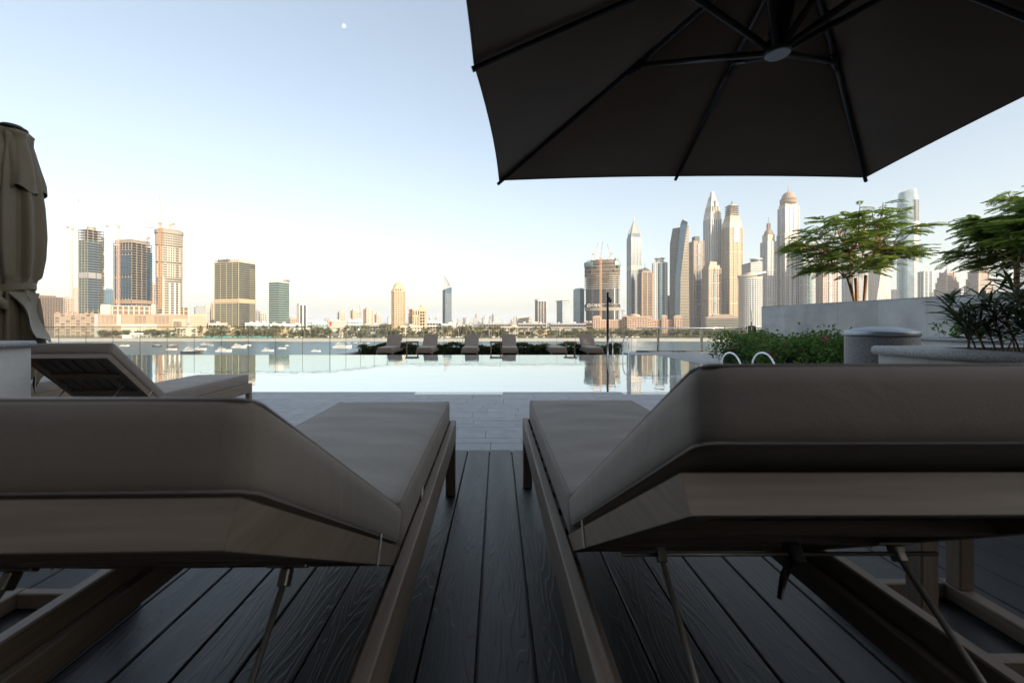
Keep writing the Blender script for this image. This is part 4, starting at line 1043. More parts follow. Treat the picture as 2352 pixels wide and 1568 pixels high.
def lin(p, z):
    for i in range(len(p)-1):
        if p[i][2] <= z <= p[i+1][2]:
            t = (z-p[i][2])/(p[i+1][2]-p[i][2]); return p[i][0]+(p[i+1][0]-p[i][0])*t, p[i][1]+(p[i+1][1]-p[i][1])*t
    return p[-1][:2]
m1, m2 = MB(), MB(); z = 3
while z < zz(524):
    a_, c_ = lin(lw,z); m1.prism([((a_-1560.7)*f,-4.6*f),((c_-1560.5)*f,-10.4*f),((c_-1560.5)*f,10*f),((a_-1560.7)*f,10*f)], z, z+1.1)
    a_, c_ = lin(rw_,z); m2.prism([((a_-1560.5)*f,-12.6*f),((c_-1560.1)*f,-5.6*f),((c_-1560.1)*f,10*f),((a_-1560.5)*f,10*f)], z, z+1.5); z += 4
m1.build('floor_slabs', MC['dgrey'], S.T, kind='stuff'); m2.build('balcony_slabs', MC['sand'], S.T, kind='stuff')
x0, x1 = (1562.5-1560.5)*f, (1579-1560.5)*f
MB().add([(x0,-11*f,zz(518)),(x1,-12*f,zz(518)),(x1,16*f,zz(518)),(x0,16*f,zz(518)),(x0+4.5*f,-11.4*f,zz(507)),(x1,-12*f,zz(514)),(x1,16*f,zz(514)),(x0+4.5*f,16*f,zz(507))],
         [(0,1,5,4),(1,2,6,5),(2,3,7,6),(3,0,4,7),(4,5,6,7)]).build('wedge_top', MG['dark'], S.T)

def masonry(label, x0,x1,yt,D,a,c,wm,gm,bay=5.5,fl=4.0,nb=2,pierm=None,asp=.8,name='residential_tower'):
    S = Site(name, label, x0,x1,yt,D,a=a,c=c,asp=asp)
    core(S, S.poly, 0, S.H, wm, 'wall'); panels(S, S.poly, 3, S.H-2, fl, MG['dark' if gm == 'pale' else gm], bay, .56, .6, .15)
    piers(S, S.poly, 0, S.H+1, pierm or wm, bay*3, 2.0, 1.2)
    for k in range(nb):
        z = S.H*(k+1)/(nb+1.0); core(S, grow(S.poly,1.1), z, z+3, wm, 'belt')
    return S
S = masonry('brown paired tower with dark glass strip, right of the twisting tower', 1580,1616,556,DM,30,.38,MC['tan'],'dark',nb=5)
core(S, scl(S.poly,.5), S.H, S.y(544), MC['dgrey'], 'roof_house'); panels(S, S.poly, 3, S.H-6, 30, MG['blue'], 50, .3, .9, 1.5, only=(0,), name='glass_strip')
# tallest, with stepped pointed crown
S = Site('crowned_tower', 'tallest pale tower with stepped pointed crown, glass flashing in the sun', 1616, 1656, 505, DM+40, a=40, c=.42)
core(S, S.poly, 0, S.H, MG['pale']); piers(S, S.poly, 0, S.H, MC['white'], 7.5, 2.6, 1.2); panels(S, S.poly, 3, S.H, 4, MG['dark'], 7.5, .36, .5, .3)
z = S.H; zt = S.y(441)
for k,(s0,s1,m) in enumerate(((1.02,.96,'white'),(.9,.8,'cream'),(.74,.62,'white'),(.56,.42,'cream'),(.36,.2,'white'))):
    z1 = S.H+(zt-S.H)*((k+1)/5)**.9; MB().prism(scl(S.poly,s0), z-1, z1, top=scl(S.poly,s1)).build('crown_tier', MC[m], S.T); z = z1
for k in range(3):
    p = Vector((*S.poly[0],0)).lerp(Vector((*S.poly[1],0)), .25+.25*k); MB().prism([(p.x*.98-1.5,p.y*.98-1.5),(p.x*.98+1.5,p.y*.98-1.5),(p.x*.6+1,p.y*.6+1),(p.x*.6-1,p.y*.6+1)], S.H-4, S.H+(zt-S.H)*(.45+.2*(k==1))).build('crown_fin', MC['cream'], S.T)
S = masonry('lower tan tower with light glass strip in front of the crowned tower', 1613,1655,617,DM-70,38,.36,MC['sand'],'pale',nb=3)
panels(S, S.poly, S.H*.1, S.H*.92, 26, MG['pale'], 60, .16, .92, 1.4, only=(0,), name='glass_strip')
core(S, scl(S.poly,.9), S.H, S.H+8, MC['pink'], 'attic'); core(S, scl(S.poly,.6), S.H+8, S.y(602), MC['pink'], 'roof_house')
for p in S.poly[:2]+S.poly[3:]: MB().prism([(p[0]*.9-2,p[1]*.9-2),(p[0]*.9+2,p[1]*.9-2),(p[0]*.9+2,p[1]*.9+2),(p[0]*.9-2,p[1]*.9+2)], S.H-12, S.H+3, top=[(p[0]*.9,p[1]*.9)]*4).build('corner_turret', MC['dgrey'], S.T)
S = masonry('tall golden tower with lantern crown and finial, right of the crowned tower', 1657,1705,524,DM,42,.40,MC['gold'],'pale',nb=3)
panels(S, S.poly, S.H*.85, S.H-1, 14, MG['pale'], 40, .45, .95, 1.3, only=(0,), name='glass_front')
core(S, S.poly, S.H, S.y(512), MC['cream'], 'shoulder', top=scl(S.poly,.92))
zc0, zc1 = S.y(512), S.y(471); prev = scl(S.poly,.88); z = zc0
for s1, f_ in ((.74,.25),(.6,.5),(.5,.78),(.47,1.)): nx = scl(S.poly,s1); zn = zc0+(zc1-zc0)*f_; MB().prism(prev, z, zn, top=nx).build('lantern_tier', MC['sand'], S.T); prev = nx; z = zn
panels(S, scl(S.poly,.62), zc0+(zc1-zc0)*.35, zc1-3, 5, MG['dark'], 5, .5, .5, 3, name='lantern_openings')
MB().tube([(0,0,zc1),(0,0,zc1+5),(0,0,zc1+8),(0,0,S.y(460))], [1,2.4,.8,.2], 8).build('finial', MC['dgrey'], S.T)
# round white tower with brim and the taller one behind it
S = Site('hotel_tower', 'banded tower with flat round top behind the brimmed round tower', 1703, 1750.5, 606, DM-120, a=30, c=.45)
core(S, S.poly, 0, S.H, MG['sky']); slabs(S, S.poly, 4, S.H, 4.5, MC['cream'], 1.9, .5); el = [(x+S.W*.2,y-3) for x,y in S.ell(S.W*.55,S.W*.5,28)]
core(S, el, S.H*.7, S.H+9, MG['blue'], 'round_top'); core(S, grow(el,1.4), S.H+9, S.H+11.5, MC['white'], 'roof'); core(S, grow(el,.8), S.H+2, S.H+3.5, MC['white'], 'ring')
S = Site('hotel_tower', 'white round hotel tower with curved brim roof at the end of the stone wall', 1696, 1750.5, 637, DM-350, a=15, asp=.8)
el = S.ell(S.W*.98,S.W*.8,36,2.4)
core(S, scl(el,.97), 0, S.H, MG['sky']); slabs(S, el, 3, S.H-4, 4.0, MC['white'], 1.1, .2, sep=True); panels(S, el, 3, S.H-4, S.H-8, MC['white'], 3.4, .28, 1, .5, name='mullions')
panels(S, el, 3, S.H-2, 4, MC['cream'], 4, 1, .96, .6, every=lambda i,r,c,n,k: 17 < i < 23, name='blank_wall')
core(S, grow(el,.5), S.H-5, S.H, MC['cream'], 'collar')
vs = []; 
for k in range(40):
    an = 2*math.pi*k/40; 
    for rr2,dz in ((.62,0),(.60,3)): vs.append((S.W*rr2*math.cos(an)+S.W*.05, S.W*rr2*.8*math.sin(an), S.H+2+9*math.sin(an*1+1.9)*.35+5*math.cos(2*an)*.5+dz))
fs = [(2*k,2*((k+1)%40),2*((k+1)%40)+1,2*k+1) for k in range(40)]+[tuple(range(1,80,2)),tuple(range(78,-1,-2))]
MB().add(vs, fs).build('brim_roof', MC['white'], S.T); core(S, scl(el,.55), S.H, S.H+9, MC['cream'], 'roof_house')
MB().tube([(S.W*.02,-S.W*.41,S.H*.45),(S.W*.09,-S.W*.42,S.H*.3),(S.W*.12,-S.W*.42,S.H*.12),(S.W*.06,-S.W*.42,2)], .55, 6).build('facade_curve', MC['white'], S.T)
# grey spired tower and domed giant
S = masonry('grey stepped tower with short cylinder and spire, left of the great domed tower', 1747,1783,556,DM+60,35,.45,MC['lgrey'],'blue',nb=2)
core(S, scl(S.poly,.8), S.H, S.y(540), MC['cream'], 'step'); z = S.y(540); MB().lathe([(S.W*.34,0),(S.W*.28,6),(S.W*.24,12),(S.W*.13,16),(S.W*.13,S.y(516)-z),(S.W*.1,S.y(513)-z)], 24, (0,0,z)).build('cylinder_top', MC['tan'], S.T); MB().tube([(0,0,S.y(515)),(0,0,S.y(499))], .5, 6).build('spire', MC['grey'], S.T)
S = Site('domed_giant', 'very tall striped tower with ringed dome and needle spire', 1785, 1836, 540, DM+40, a=36, c=.36)
def sect(poly, z0, z1):
    core(S, poly, z0, z1, MC['lgrey'], 'wall'); panels(S, poly, z0+2, z1-1, 4.2, MG['dark'], 6, .55, .62, .15); piers(S, poly, z0, z1+1, MC['white'], 13, 2.6, 1.3)
sect(S.poly, 0, S.H); core(S, grow(S.poly,1.2), S.H, S.H+3, MC['cream'], 'belt'); core(S, grow(S.poly,1.0), S.H*.55, S.H*.565, MC['sand'], 'belt')
p2 = scl(S.poly,.93); z2 = S.y(478); sect(p2, S.H+3, z2); core(S, scl(S.poly,.86), z2, S.y(470), MC['cream'], 'shoulder')
z = S.y(470); rD = S.W*.38; zd = S.y(441)-z
MB().lathe([(rD,0),(rD,4),(rD*1.04,4.5),(rD*1.04,7),(rD*.96,8),(rD*.96,zd*.38),(rD*1.0,zd*.39),(rD*1.0,zd*.44),(rD*.86,zd*.46)]+[(rD*.86*math.cos(q*math.pi/18),zd*.46+zd*.54*math.sin(q*math.pi/18)) for q in range(1,9)]+[(.8,zd*1.0)], 36, (0,0,z)).build('dome', MC['tan'], S.T)
mb = MB()
for k in range(30):
    an = 2*math.pi*k/30; mb.tube([(rD*1.01*math.cos(an),rD*1.01*math.sin(an),z+8),(rD*1.01*math.cos(an),rD*1.01*math.sin(an),z+zd*.38)], .7, 5)
mb.build('colonnade', MC['cream'], S.T, kind='stuff'); MB().tube([(0,0,z+zd),(0,0,z+zd+6),(0,0,S.y(424))], [1.6,.6,.2], 8).build('spire', MC['tan'], S.T)
S = masonry('pale green glass strip tower partly behind the feathery tree', 1837,1875,556,DM,35,.25,MC['lgrey'],'teal',nb=1); panels(S, S.poly, 4, S.H-4, 12, MG['teal'], 60, .3, .9, 1.4, only=(0,), name='glass_strip')
S = masonry('pinkish tower behind the trunk side of the feathery tree', 1875,1924,592,DM-60,35,.32,MC['pink'],'pale',nb=2); panels(S, S.poly, 4, S.H-10, 22, MG['pale'], 70, .22, .9, 1.4, only=(0,), name='glass_strip')
S = masonry('grey glass tower behind the crown of the feathery tree', 1934,1987,520,DM+80,30,.5,MC['lgrey'],'blue',nb=0); slabs(S, S.poly, 4, S.H, 4, MC['grey'], .8, .5)
# twisted white tower
S = Site('twisted_tower', 'white tower twisting a quarter turn, right of the feathery tree', 1993, 2043, 541, DM+60, a=0)
wz = S.W*.72; n = 70; mb = MB(); mw = MB()
prev = None
for k in range(n+1):
    an = R(10+80*k/n); z = S.H*k/n
    q = [(wz*.5*math.cos(an+math.pi/4+j*math.pi/2)*1.35, wz*.5*math.sin(an+math.pi/4+j*math.pi/2)*1.35, z) for j in range(4)]
    if prev:
        mb.add(prev+q, [(j,(j+1)%4,(j+1)%4+4,j+4) for j in range(4)])
        for j in range(4):
            a_, c_, d_, e_ = (Vector(prev[j]),Vector(prev[(j+1)%4]),Vector(q[j]),Vector(q[(j+1)%4])); nn = (c_-a_).cross(d_-a_).normalized()*.3
            for g in range(7):
                f0, f1 = (g+.28)/7, (g+.72)/7
                P = [a_.lerp(c_,f0).lerp(d_.lerp(e_,f0),.25)+nn, a_.lerp(c_,f1).lerp(d_.lerp(e_,f1),.25)+nn, a_.lerp(c_,f1).lerp(d_.lerp(e_,f1),.8)+nn, a_.lerp(c_,f0).lerp(d_.lerp(e_,f0),.8)+nn]
                mw.add(P, [(0,1,2,3)])
    prev = q
mb.add(prev, [(0,1,2,3)]); mb.build('shaft', MC['white'], S.T); mw.build('windows', MG['dark'], S.T, kind='stuff')
S = Site('office_tower', 'small dark block just right of the twisted white tower', 2047, 2060, 665, DM+150, a=20, asp=.8); core(S, S.poly, 0, S.H, MC['grey'], 'wall'); panels(S, S.poly, 3, S.H, 4, MG['dark'], 4, .6, .6)
# tall pale rounded glass tower
S = Site('glass_tower', 'tall smooth pale glass tower with a dark notch near its top', 2060, 2110, 470, DM+100, a=20, asp=.8)
el = S.ell(S.W,S.W*.8,36,3); core(S, el, 0, S.H, MG['pale'], 'shaft'); zt = S.y(438)
mb = MB(); pt = scl(el,.84); n = len(el)
mb.add([(x,y,S.H) for x,y in el]+[(x,y,zt-(5 if x < 0 else 0)) for x,y in pt], [(i,(i+1)%n,(i+1)%n+n,i+n) for i in range(n)]+[tuple(range(n,2*n))]); mb.build('tapered_top', MG['pale'], S.T)
panels(S, el, 4, S.H, 8, MG['sky'], 6, .94, .9, .1, name='glass_panels', every=lambda i,r,c,n,k: i < 26)
panels(S, el, S.y(512), S.y(462), 60, MG['dark'], 4, 1.0, .95, .5, every=lambda i,r,c,n,k: i in (28,29,30,31), name='notch')
panels(S, el, 4, S.y(515), 20, MC['white'], 4, .9, .96, .4, every=lambda i,r,c,n,k: i in (28,29,30,31), name='light_strip')
S = Site('office_tower', 'white and teal twin slab right of the tall pale glass tower', 2109, 2141, 624, DM+40, a=35, c=.4); core(S, S.poly, 0, S.H, MG['blue']); piers(S, S.poly, 0, S.H+2, MC['white'], 9, 3.5, 1); slabs(S, S.poly, 4, S.H, 4, MC['white'], .8, .3)
for (x0,x1,yt,yb,lab,D) in ((2146.5,2204,614,677,'left one of the two stepped peach towers with pyramid roofs',DM-150),(2216,2281,603,672,'right one of the two stepped peach towers with pyramid roofs',DM-200)):
    S = Site('stepped_tower', lab, x0, x1, yt+12, D, a=42, c=.48)
    steps = ((1.0,.55),(.86,.72),(.72,.86),(.56,1.0)); z = 0
    for k,(s,f_) in enumerate(steps):
        pg = scl(S.poly,s); zt = S.H*(.35+.65*f_) if k < 3 else S.H; core(S, pg, z, zt, MC['pink'], 'tier'); panels(S, pg, max(z,S.H*.1), zt-1.5, 4, MG['dark'], 30, .8, .4, .15); piers(S, pg, z, zt+1.5, MC['pink'], 22, 3.4, 1.2, sep=False); z = zt-.5
    MB().prism(scl(S.poly,.3), S.H, S.H+10, top=scl(S.poly,.02)).build('pyramid_roof', MC['grey'], S.T); MB().tube([(0,0,S.H+8),(0,0,S.H+24)], .5, 6).build('spire', MC['grey'], S.T)
S = Site('office_tower', 'white gridded block at the right edge behind the slim tree trunk', 2338, 2376, 620, DM-100, a=15, asp=.7); core(S, S.poly, 0, S.H, MC['white'], 'wall'); panels(S, S.poly, 3, S.H-2, 4.4, MG['sky'], 6, .7, .65)
S = Site('office_tower', 'pale slim block left of the slim tree trunk at right', 2311, 2322, 652, DM+100, a=15, asp=.7); core(S, S.poly, 0, S.H, MC['grey'], 'wall'); panels(S, S.poly, 3, S.H-2, 4.4, MG['sky'], 6, .7, .65)
# low green banded block and the pink resort
S = Site('office_block', 'low block with green glass bands below the golden towers', 1620, 1697, 727, 900, a=8, asp=.3, cat='building')
core(S, S.poly, 0, S.H, MC['pink'], 'wall'); panels(S, S.poly, 3, S.H-4, 3.6, MG['green'], 5, .96, .55, .5); core(S, grow(S.poly,.8), S.H-2, S.H, MC['pink'], 'cornice'); core(S, scl(S.poly,.6), S.H, S.H+5, MC['pink'], 'roof_house')
M_pk = mat('resort_pink_render', (.44,.31,.23), .8, 0, .06, .1)
S = Site('beach_resort', 'pink beach resort palace with hipped pavilions and rows of windows', 1360, 1562, 738, 620, a=0, asp=.2, cat='resort')
def wing(x0,x1,yt,dp,roof=True):
    xa, xb = (x0-1461)*S.W/202, (x1-1461)*S.W/202; h_ = S.y(yt); pg = [(xa,-dp),(xb,-dp),(xb,12),(xa,12)]
    core(S, pg, 0, h_, M_pk, 'wing'); panels(S, pg, 2, h_-1.2, 3.5, MG['dark'], 3.6, .42, .5, .08, only=(0,)); core(S, grow(pg,.8), h_, h_+.8, MC['cream'], 'cornice')
    panels(S, pg, 2, h_-2, 3.5, M_pk, 3.6, .6, .14, .7, only=(0,), name='balconies', every=lambda i,r,c,n,k: (c+r)%3==0)
    if roof: MB().prism(grow(pg,.8), h_+.8, h_+3.2, top=scl(pg,.6)).build('roof', MC['pink'], S.T)
wing(1360,1378,729,9); wing(1378,1428,734.5,4,False); wing(1428,1442,727,7); wing(1440,1486,727.5,12,False); wing(1486,1496,730,7); wing(1496,1518,735,5,False); wing(1518,1530,728,8); wing(1530,1545,735,4,False); wing(1545,1562,729,9)
MB().lathe([(9*math.cos(q*math.pi/12),4*math.sin(q*math.pi/12)) for q in range(6)]+[(.2,4.1)], 24, ((1457-1461)*S.W/202,-4,S.y(726.5))).build('dome', M_pk, S.T)
mb = MB()
for k in range(9): mb.b((1448-1461)*S.W/202+k*2.6,(1448-1461)*S.W/202+k*2.6+.8,-14.5,-13.5,0,9)
mb.b((1447-1461)*S.W/202,(1447-1461)*S.W/202+24,-15,-12,9,11); mb.build('portico', MC['cream'], S.T)
# tan resort village among the palms
rnd = random.Random(21)
for i,(px,wd,yt) in enumerate(((880,24,758),(907,40,751),(945,52,749),(1000,34,759),(1040,30,756),(1070,36,754),(1100,44,756),(1140,30,758),(1172,40,750),(1212,26,757),(1245,34,757),(1290,46,756),(1335,34,757),(545,60,757),(600,50,760),(520,30,752),(650,50,756),(700,46,760),(800,40,757),(470,40,757),(430,50,752),(395,36,758),(350,40,756),(300,40,754))):
    D = rnd.uniform(560,590)
    S = Site('resort_villa', ['tan resort villa half hidden by palms on the far shore','sand coloured resort house among the beach palms'][i%2], px-wd/2, px+wd/2, yt, D, a=rnd.uniform(-10,10), asp=.4, cat='villa', group='resort villas among the palms')
    wm = MC[('sand','gold','cream')[i%3]]; core(S, S.poly, 0, S.H, wm, 'wall'); panels(S, S.poly, 1.5, S.H-1, 3.4, MG['dark'], 3.8, .4, .5, .08); core(S, grow(S.poly,.4), S.H, S.H+.6, wm, 'parapet')
    x = rnd.uniform(-.3,.3)*S.w; MB().b(x-3,x+3,-S.d/2-1,S.d/2-1,0,S.H+3).build('stair_tower', wm, S.T)
S = Site('domed_pavilion', 'brown pavilion with a round dome between the dark glazed blocks', 1162, 1189, 755, 600, a=0, asp=.6, cat='pavilion')
core(S, S.poly, 0, S.H, MC['sand'], 'wall'); MB().lathe([(5.2,0),(5.2,1.5)]+[(5.2*math.cos(q*math.pi/14),1.5+5*math.sin(q*math.pi/14)) for q in range(1,7)]+[(.2,6.5)], 24, (0,0,S.H)).build('dome', MC['pink'], S.T)
S = Site('beach_club', 'long white beach club building at the left end of the beach', 284, 420, 768, 545, a=0, asp=.15, cat='building')
core(S, S.poly, 0, S.H-.4, MC['white'], 'wall'); panels(S, S.poly, .4, S.H-.8, 3, MG['dark'], 4, .6, .6, .1); core(S, grow(S.poly,1.2), S.H-.4, S.H, MC['white'], 'roof')
for i,(x0,x1) in enumerate(((300,330),(345,372),(392,412))): MB().b((x0-352)*S.W/136,(x1-352)*S.W/136,-S.d/2-2,S.d/2,S.H,S.H+2.5).build('upper_pavilion', MC['white'], S.T)
for i,(px,lab) in enumerate(((1382,'left'),(1395,'middle'),(1408,'right'))):
    t = thing('beach_tent', lab+' one of the three white peaked tents before the pink resort', 'tent', (PX(px,560),560,ZG), 0, 'white peaked tents'); 
    MB().lathe([(4.6,3),(3,3.9),(1.2,5.6),(.1,8)], 12).build('canopy', MC['white'], t)
    for k in range(4): MB().tube([(4*math.cos(k*1.57+.78),4*math.sin(k*1.57+.78),0),(4*math.cos(k*1.57+.78),4*math.sin(k*1.57+.78),3.3)], .12, 5).build('pole', MC['white'], t)
# ================================================================ BOATS
M_hullw = mat('boat_white_gelcoat', (.62,.61,.60), .3, 0, .04, .5)
M_hullg = mat('boat_grey_hull', (.22,.23,.25), .35, 0, .05, .5)
M_hullb = mat('boat_dark_hull', (.045,.04,.04), .35, 0, .1, .5)
M_hullr = mat('boat_brown_hull', (.16,.08,.045), .35, 0, .1, .5)
M_bwin = mat('boat_tinted_window', (.015,.018,.022), .12, 0, .1, 1., spec=.8)
def yacht(label, px, py, lenpx, hull, dirn=1, decks=2, rz=0., cat='motor yacht', open_=False):
    D = FPX*(CAMZ-ZSEA)/(py-VY); L = lenpx/FPX*D*.93; B = L*.15
    t = thing('motor_yacht' if not open_ else 'motor_boat', label, cat, (PX(px,D),D,ZSEA), (0 if dirn > 0 else math.pi)+R(rz), 'boats moored off the beach')
    st = [(-.5,.92,.10),(-.3,1,.105),(0,1,.115),(.2,.92,.13),(.35,.66,.145),(.45,.3,.158),(.5,.03,.165)]
    vs = []; fs = []
    for x,bw_,dz in st: vs += [(x*L,-B*bw_,dz*L),(x*L*.96,-B*bw_*.72,-.02*L),(x*L*.96,B*bw_*.72,-.02*L),(x*L,B*bw_,dz*L)]
    for i in range(len(st)-1):
        for k in range(4): fs.append((i*4+k,i*4+(k+1)%4,(i+1)*4+(k+1)%4,(i+1)*4+k))
    fs += [(0,1,2,3),tuple(reversed(range(len(st)*4-4,len(st)*4)))]
    mb = MB(); mb.add(vs, fs); mb.build('hull', hull, t)
    MB().b(-.28*L,.22*L,-B*.93,B*.93,.062*L,.08*L).build('hull_windows', M_bwin, t)
    if open_:
        MB().b(-.12*L,.08*L,-B*.55,B*.55,.11*L,.2*L).build('console', M_hullw, t); MB().b(-.06*L,.12*L,-B*.5,B*.5,.2*L,.215*L).build('windscreen', M_bwin, t); return t
    z = .112*L; x0, x1, bw_ = -.38, .2, .78
    for k in range(decks):
        h_ = .075*L*(1-.15*k)
        def house(nm, m, xa, xb, za, zb, rake, bb): 
            vs = [(xa*L,-bb,za),(xb*L,-bb,za),(xb*L,bb,za),(xa*L,bb,za),((xa+.03)*L,-bb*.9,zb),((xb-rake)*L,-bb*.9,zb),((xb-rake)*L,bb*.9,zb),((xa+.03)*L,bb*.9,zb)]
            MB().add(vs, [(3,2,1,0),(4,5,6,7),(0,1,5,4),(1,2,6,5),(2,3,7,6),(3,0,4,7)]).build(nm, m, t)
        house('cabin', M_hullw, x0, x1, z, z+h_*.35, .02, B*bw_)
        house('cabin_windows', M_bwin, x0+.03, x1-.025, z+h_*.35, z+h_*.8, .07, B*bw_*.95)
        house('roof', M_hullw, x0-.03, x1-.05, z+h_*.8, z+h_, .03, B*bw_*.98)
        z += h_; x0 += .06; x1 -= .14; bw_ *= .8
    mb = MB()
    for s in (-1,1): mb.tube([(-.26*L,s*B*.5,z),(-.2*L,s*B*.45,z+.06*L)], .012*L, 5)
    mb.b(-.24*L,-.17*L,-B*.47,B*.47,z+.055*L,z+.066*L); mb.build('radar_arch', M_hullw, t)
    MB().tube([(-.2*L,0,z+.06*L),(-.2*L,0,z+.13*L)], .004*L, 4).build('aerial', M_hullw, t)
    mb = MB(); mb.tube([(.22*L,-B*.8,.15*L),(.4*L,-B*.45,.175*L),(.49*L,0,.19*L),(.4*L,B*.45,.175*L),(.22*L,B*.8,.15*L)], .003*L, 4); mb.build('bow_rail', M_steel, t)
    return t
YL = [(286.5,795,21,'w',1,1,5,'small white cabin cruiser at the far left of the bay'),(359,795.8,22,'b',-1,1,0,'dark hulled boat with flat deckhouse, second from left'),
      (399,797,27,'r',1,1,-6,'brown hulled cruiser touching a white boat in front of it'),(395,803.5,23,'w',1,1,10,'white cruiser just in front of the brown hulled cruiser'),
      (443,811.5,52,'b',1,2,3,'large dark hulled yacht nearest the pool edge at left'),(461,803.5,29,'w',1,1,0,'white cruiser behind the large dark hulled yacht'),
      (475,795.7,36,'g',1,1,-4,'sleek grey sports yacht before the left beach'),(515,807.7,39,'w',1,2,0,'white yacht with flybridge moored alone left of centre'),
      (550,798.5,35,'w',1,2,2,'white yacht under the dark hotel tower'),(569,793.5,16,'w',1,1,8,'small white cruiser right behind a larger white yacht'),
      (616,806.8,29,'w',1,2,0,'white flybridge yacht below the green glass tower'),(648,800.6,19,'w',1,1,10,'white cruiser side by side with a boat seen from astern'),
      (660,794.5,13,'w',1,2,70,'white boat seen from astern with high flybridge'),(726,807.4,22,'w',1,2,6,'white yacht left of the big grey windowed yacht'),
      (787,799,46,'w',1,2,-3,'largest white yacht with long dark windows near the glass corner')]
for px,py,ln_,hl,dr,dk,rz,lab in YL: yacht(lab, px, py, ln_, {'w':M_hullw,'b':M_hullb,'g':M_hullg,'r':M_hullr}[hl], dr, dk, rz)
for px,py,ln_,lab in ((801,788,9,'leftmost of four tiny white motor boats near the beach'),(816.5,787.7,10,'second of four tiny white motor boats near the beach'),(828,788.6,8,'third of four tiny white motor boats near the beach'),(845,788.3,9,'rightmost of four tiny white motor boats near the beach'),(938,787.5,14,'small boat behind the leftmost far lounger'),(1344,797,13,'small boat just behind the right far side table')):
    yacht(lab, px, py, ln_, M_hullw, 1, 1, 0, 'motor boat', True)

# ================================================================ VEGETATION
M_palm = leafmat('palm_fronds', (.13,.125,.05), (.20,.18,.085), .25, .3)
M_ptr = mat('palm_trunk_bark', (.20,.15,.10), .9, 0, .2, 2.)
M_btree = leafmat('broadleaf_foliage', (.06,.075,.025), (.15,.15,.06), .25, .4)
M_dtree = leafmat('dark_broadleaf_foliage', (.065,.07,.028), (.14,.135,.06), .2, .4)
def palm_meshes(seed):
    r = random.Random(seed); mb = MB(); h = 1.
    lean = r.uniform(-.06,.06); top = Vector((lean*10,r.uniform(-.4,.4),10.))
    mb.tube([(0,0,0),(lean*3,0,4),tuple(top)], [.33,.24,.2], 6); tr_ = mb.mesh('trunk', M_ptr)
    mb = MB(); nf = 22
    for k in range(nf):
        an = k*2.399+r.uniform(-.2,.2); el = R(r.choice((70,50,30,10,-10,-30))+r.uniform(-8,8)); Lf = r.uniform(2.6,3.5)
        d = Vector((math.cos(an),math.sin(an),0)); pts = []
        p = top.copy(); e = el
        for q in range(7):
            pts.append(p.copy()); p = p + (d*math.cos(e)+Vector((0,0,math.sin(e))))*Lf/6; e -= R(13+q*2)
        side = Vector((-d.y,d.x,0))
        for q in range(1,7):
            w_ = .62*(1-abs(q/6-.4)*.9)
            for s in (-1,1):
                a = pts[q-1]; b_ = pts[q]; tip = (a+b_)/2+side*s*w_+d*.35-Vector((0,0,.32))
                mb.add([a,b_,tip],[(0,1,2)]); a2 = a.lerp(b_,.5); mb.add([a2,b_,tip+(b_-a)*.5],[(0,1,2)])
    return tr_, mb.mesh('crown', M_palm)
def tree_meshes(seed, m, rx=3.6, rz_=2.6, h=5., n=420, ls=.55):
    r = random.Random(seed); mb = MB(); mb.tube([(0,0,0),(r.uniform(-.3,.3),0,h*.5),(0,0,h)], [.3,.22,.12], 6)
    lob = [(Vector((r.uniform(-.6,.6)*rx,r.uniform(-.6,.6)*rx,h+r.uniform(-.35,.5)*rz_)), r.uniform(.4,.7)) for _ in range(9)]
    for c,_ in lob[:5]: mb.tube([(0,0,h*.6),tuple(c)], [.12,.05], 5)
    tr_ = mb.mesh('trunk', M_ptr); mb = MB()
    for i in range(n):
        c, k = lob[i % len(lob)]; d = Vector((r.gauss(0,1),r.gauss(0,1),r.gauss(0,1))).normalized(); p = c+Vector((d.x*rx*k,d.y*rx*k,d.z*rz_*k))*r.uniform(.6,1.05)
        u = Vector((r.gauss(0,1),r.gauss(0,1),r.gauss(0,.6))).normalized(); v = u.cross(Vector((r.gauss(0,1),r.gauss(0,1),r.gauss(0,1)))).normalized(); s = ls*r.uniform(.6,1.3)
        mb.add([p-u*s,p+v*s*.6,p+u*s,p-v*s*.6],[(0,1,2,3)])
    return tr_, mb.mesh('crown', m)
PM = [palm_meshes(i) for i in range(5)]; TM = [tree_meshes(40+i, (M_btree,M_dtree,M_btree)[i]) for i in range(3)]
rnd = random.Random(31)
def gap(px): return 0
for i in range(292):
    px = rnd.uniform(405,1700); D = rnd.choice((rnd.uniform(524,545),rnd.uniform(524,560),rnd.uniform(545,600)))
    if px < 560 and rnd.random() < .25: continue
    k = rnd.randrange(5); s = rnd.uniform(.95,1.55) if px < 1250 else rnd.uniform(.7,1.1)
    t = thing('palm_tree', 'date palm in the belt of palms behind the far beach', 'palm tree', (PX(px,D),D,ZG), rnd.uniform(0,6.28), 'palms along the far beach', (s,s,s))
    link('trunk', PM[k][0], t); link('crown', PM[k][1], t)
for i in range(280):
    px = rnd.uniform(230,1720); D = rnd.uniform(528,600); k = rnd.randrange(3); s = rnd.uniform(.7,1.6)
    t = thing('broadleaf_tree', 'rounded broadleaf tree in the green belt behind the far beach', 'tree', (PX(px,D),D,ZG), rnd.uniform(0,6.28), 'broadleaf trees along the far beach', (s*1.1,s*1.1,s))
    link('trunk', TM[k][0], t); link('crown', TM[k][1], t)
mb = MB()
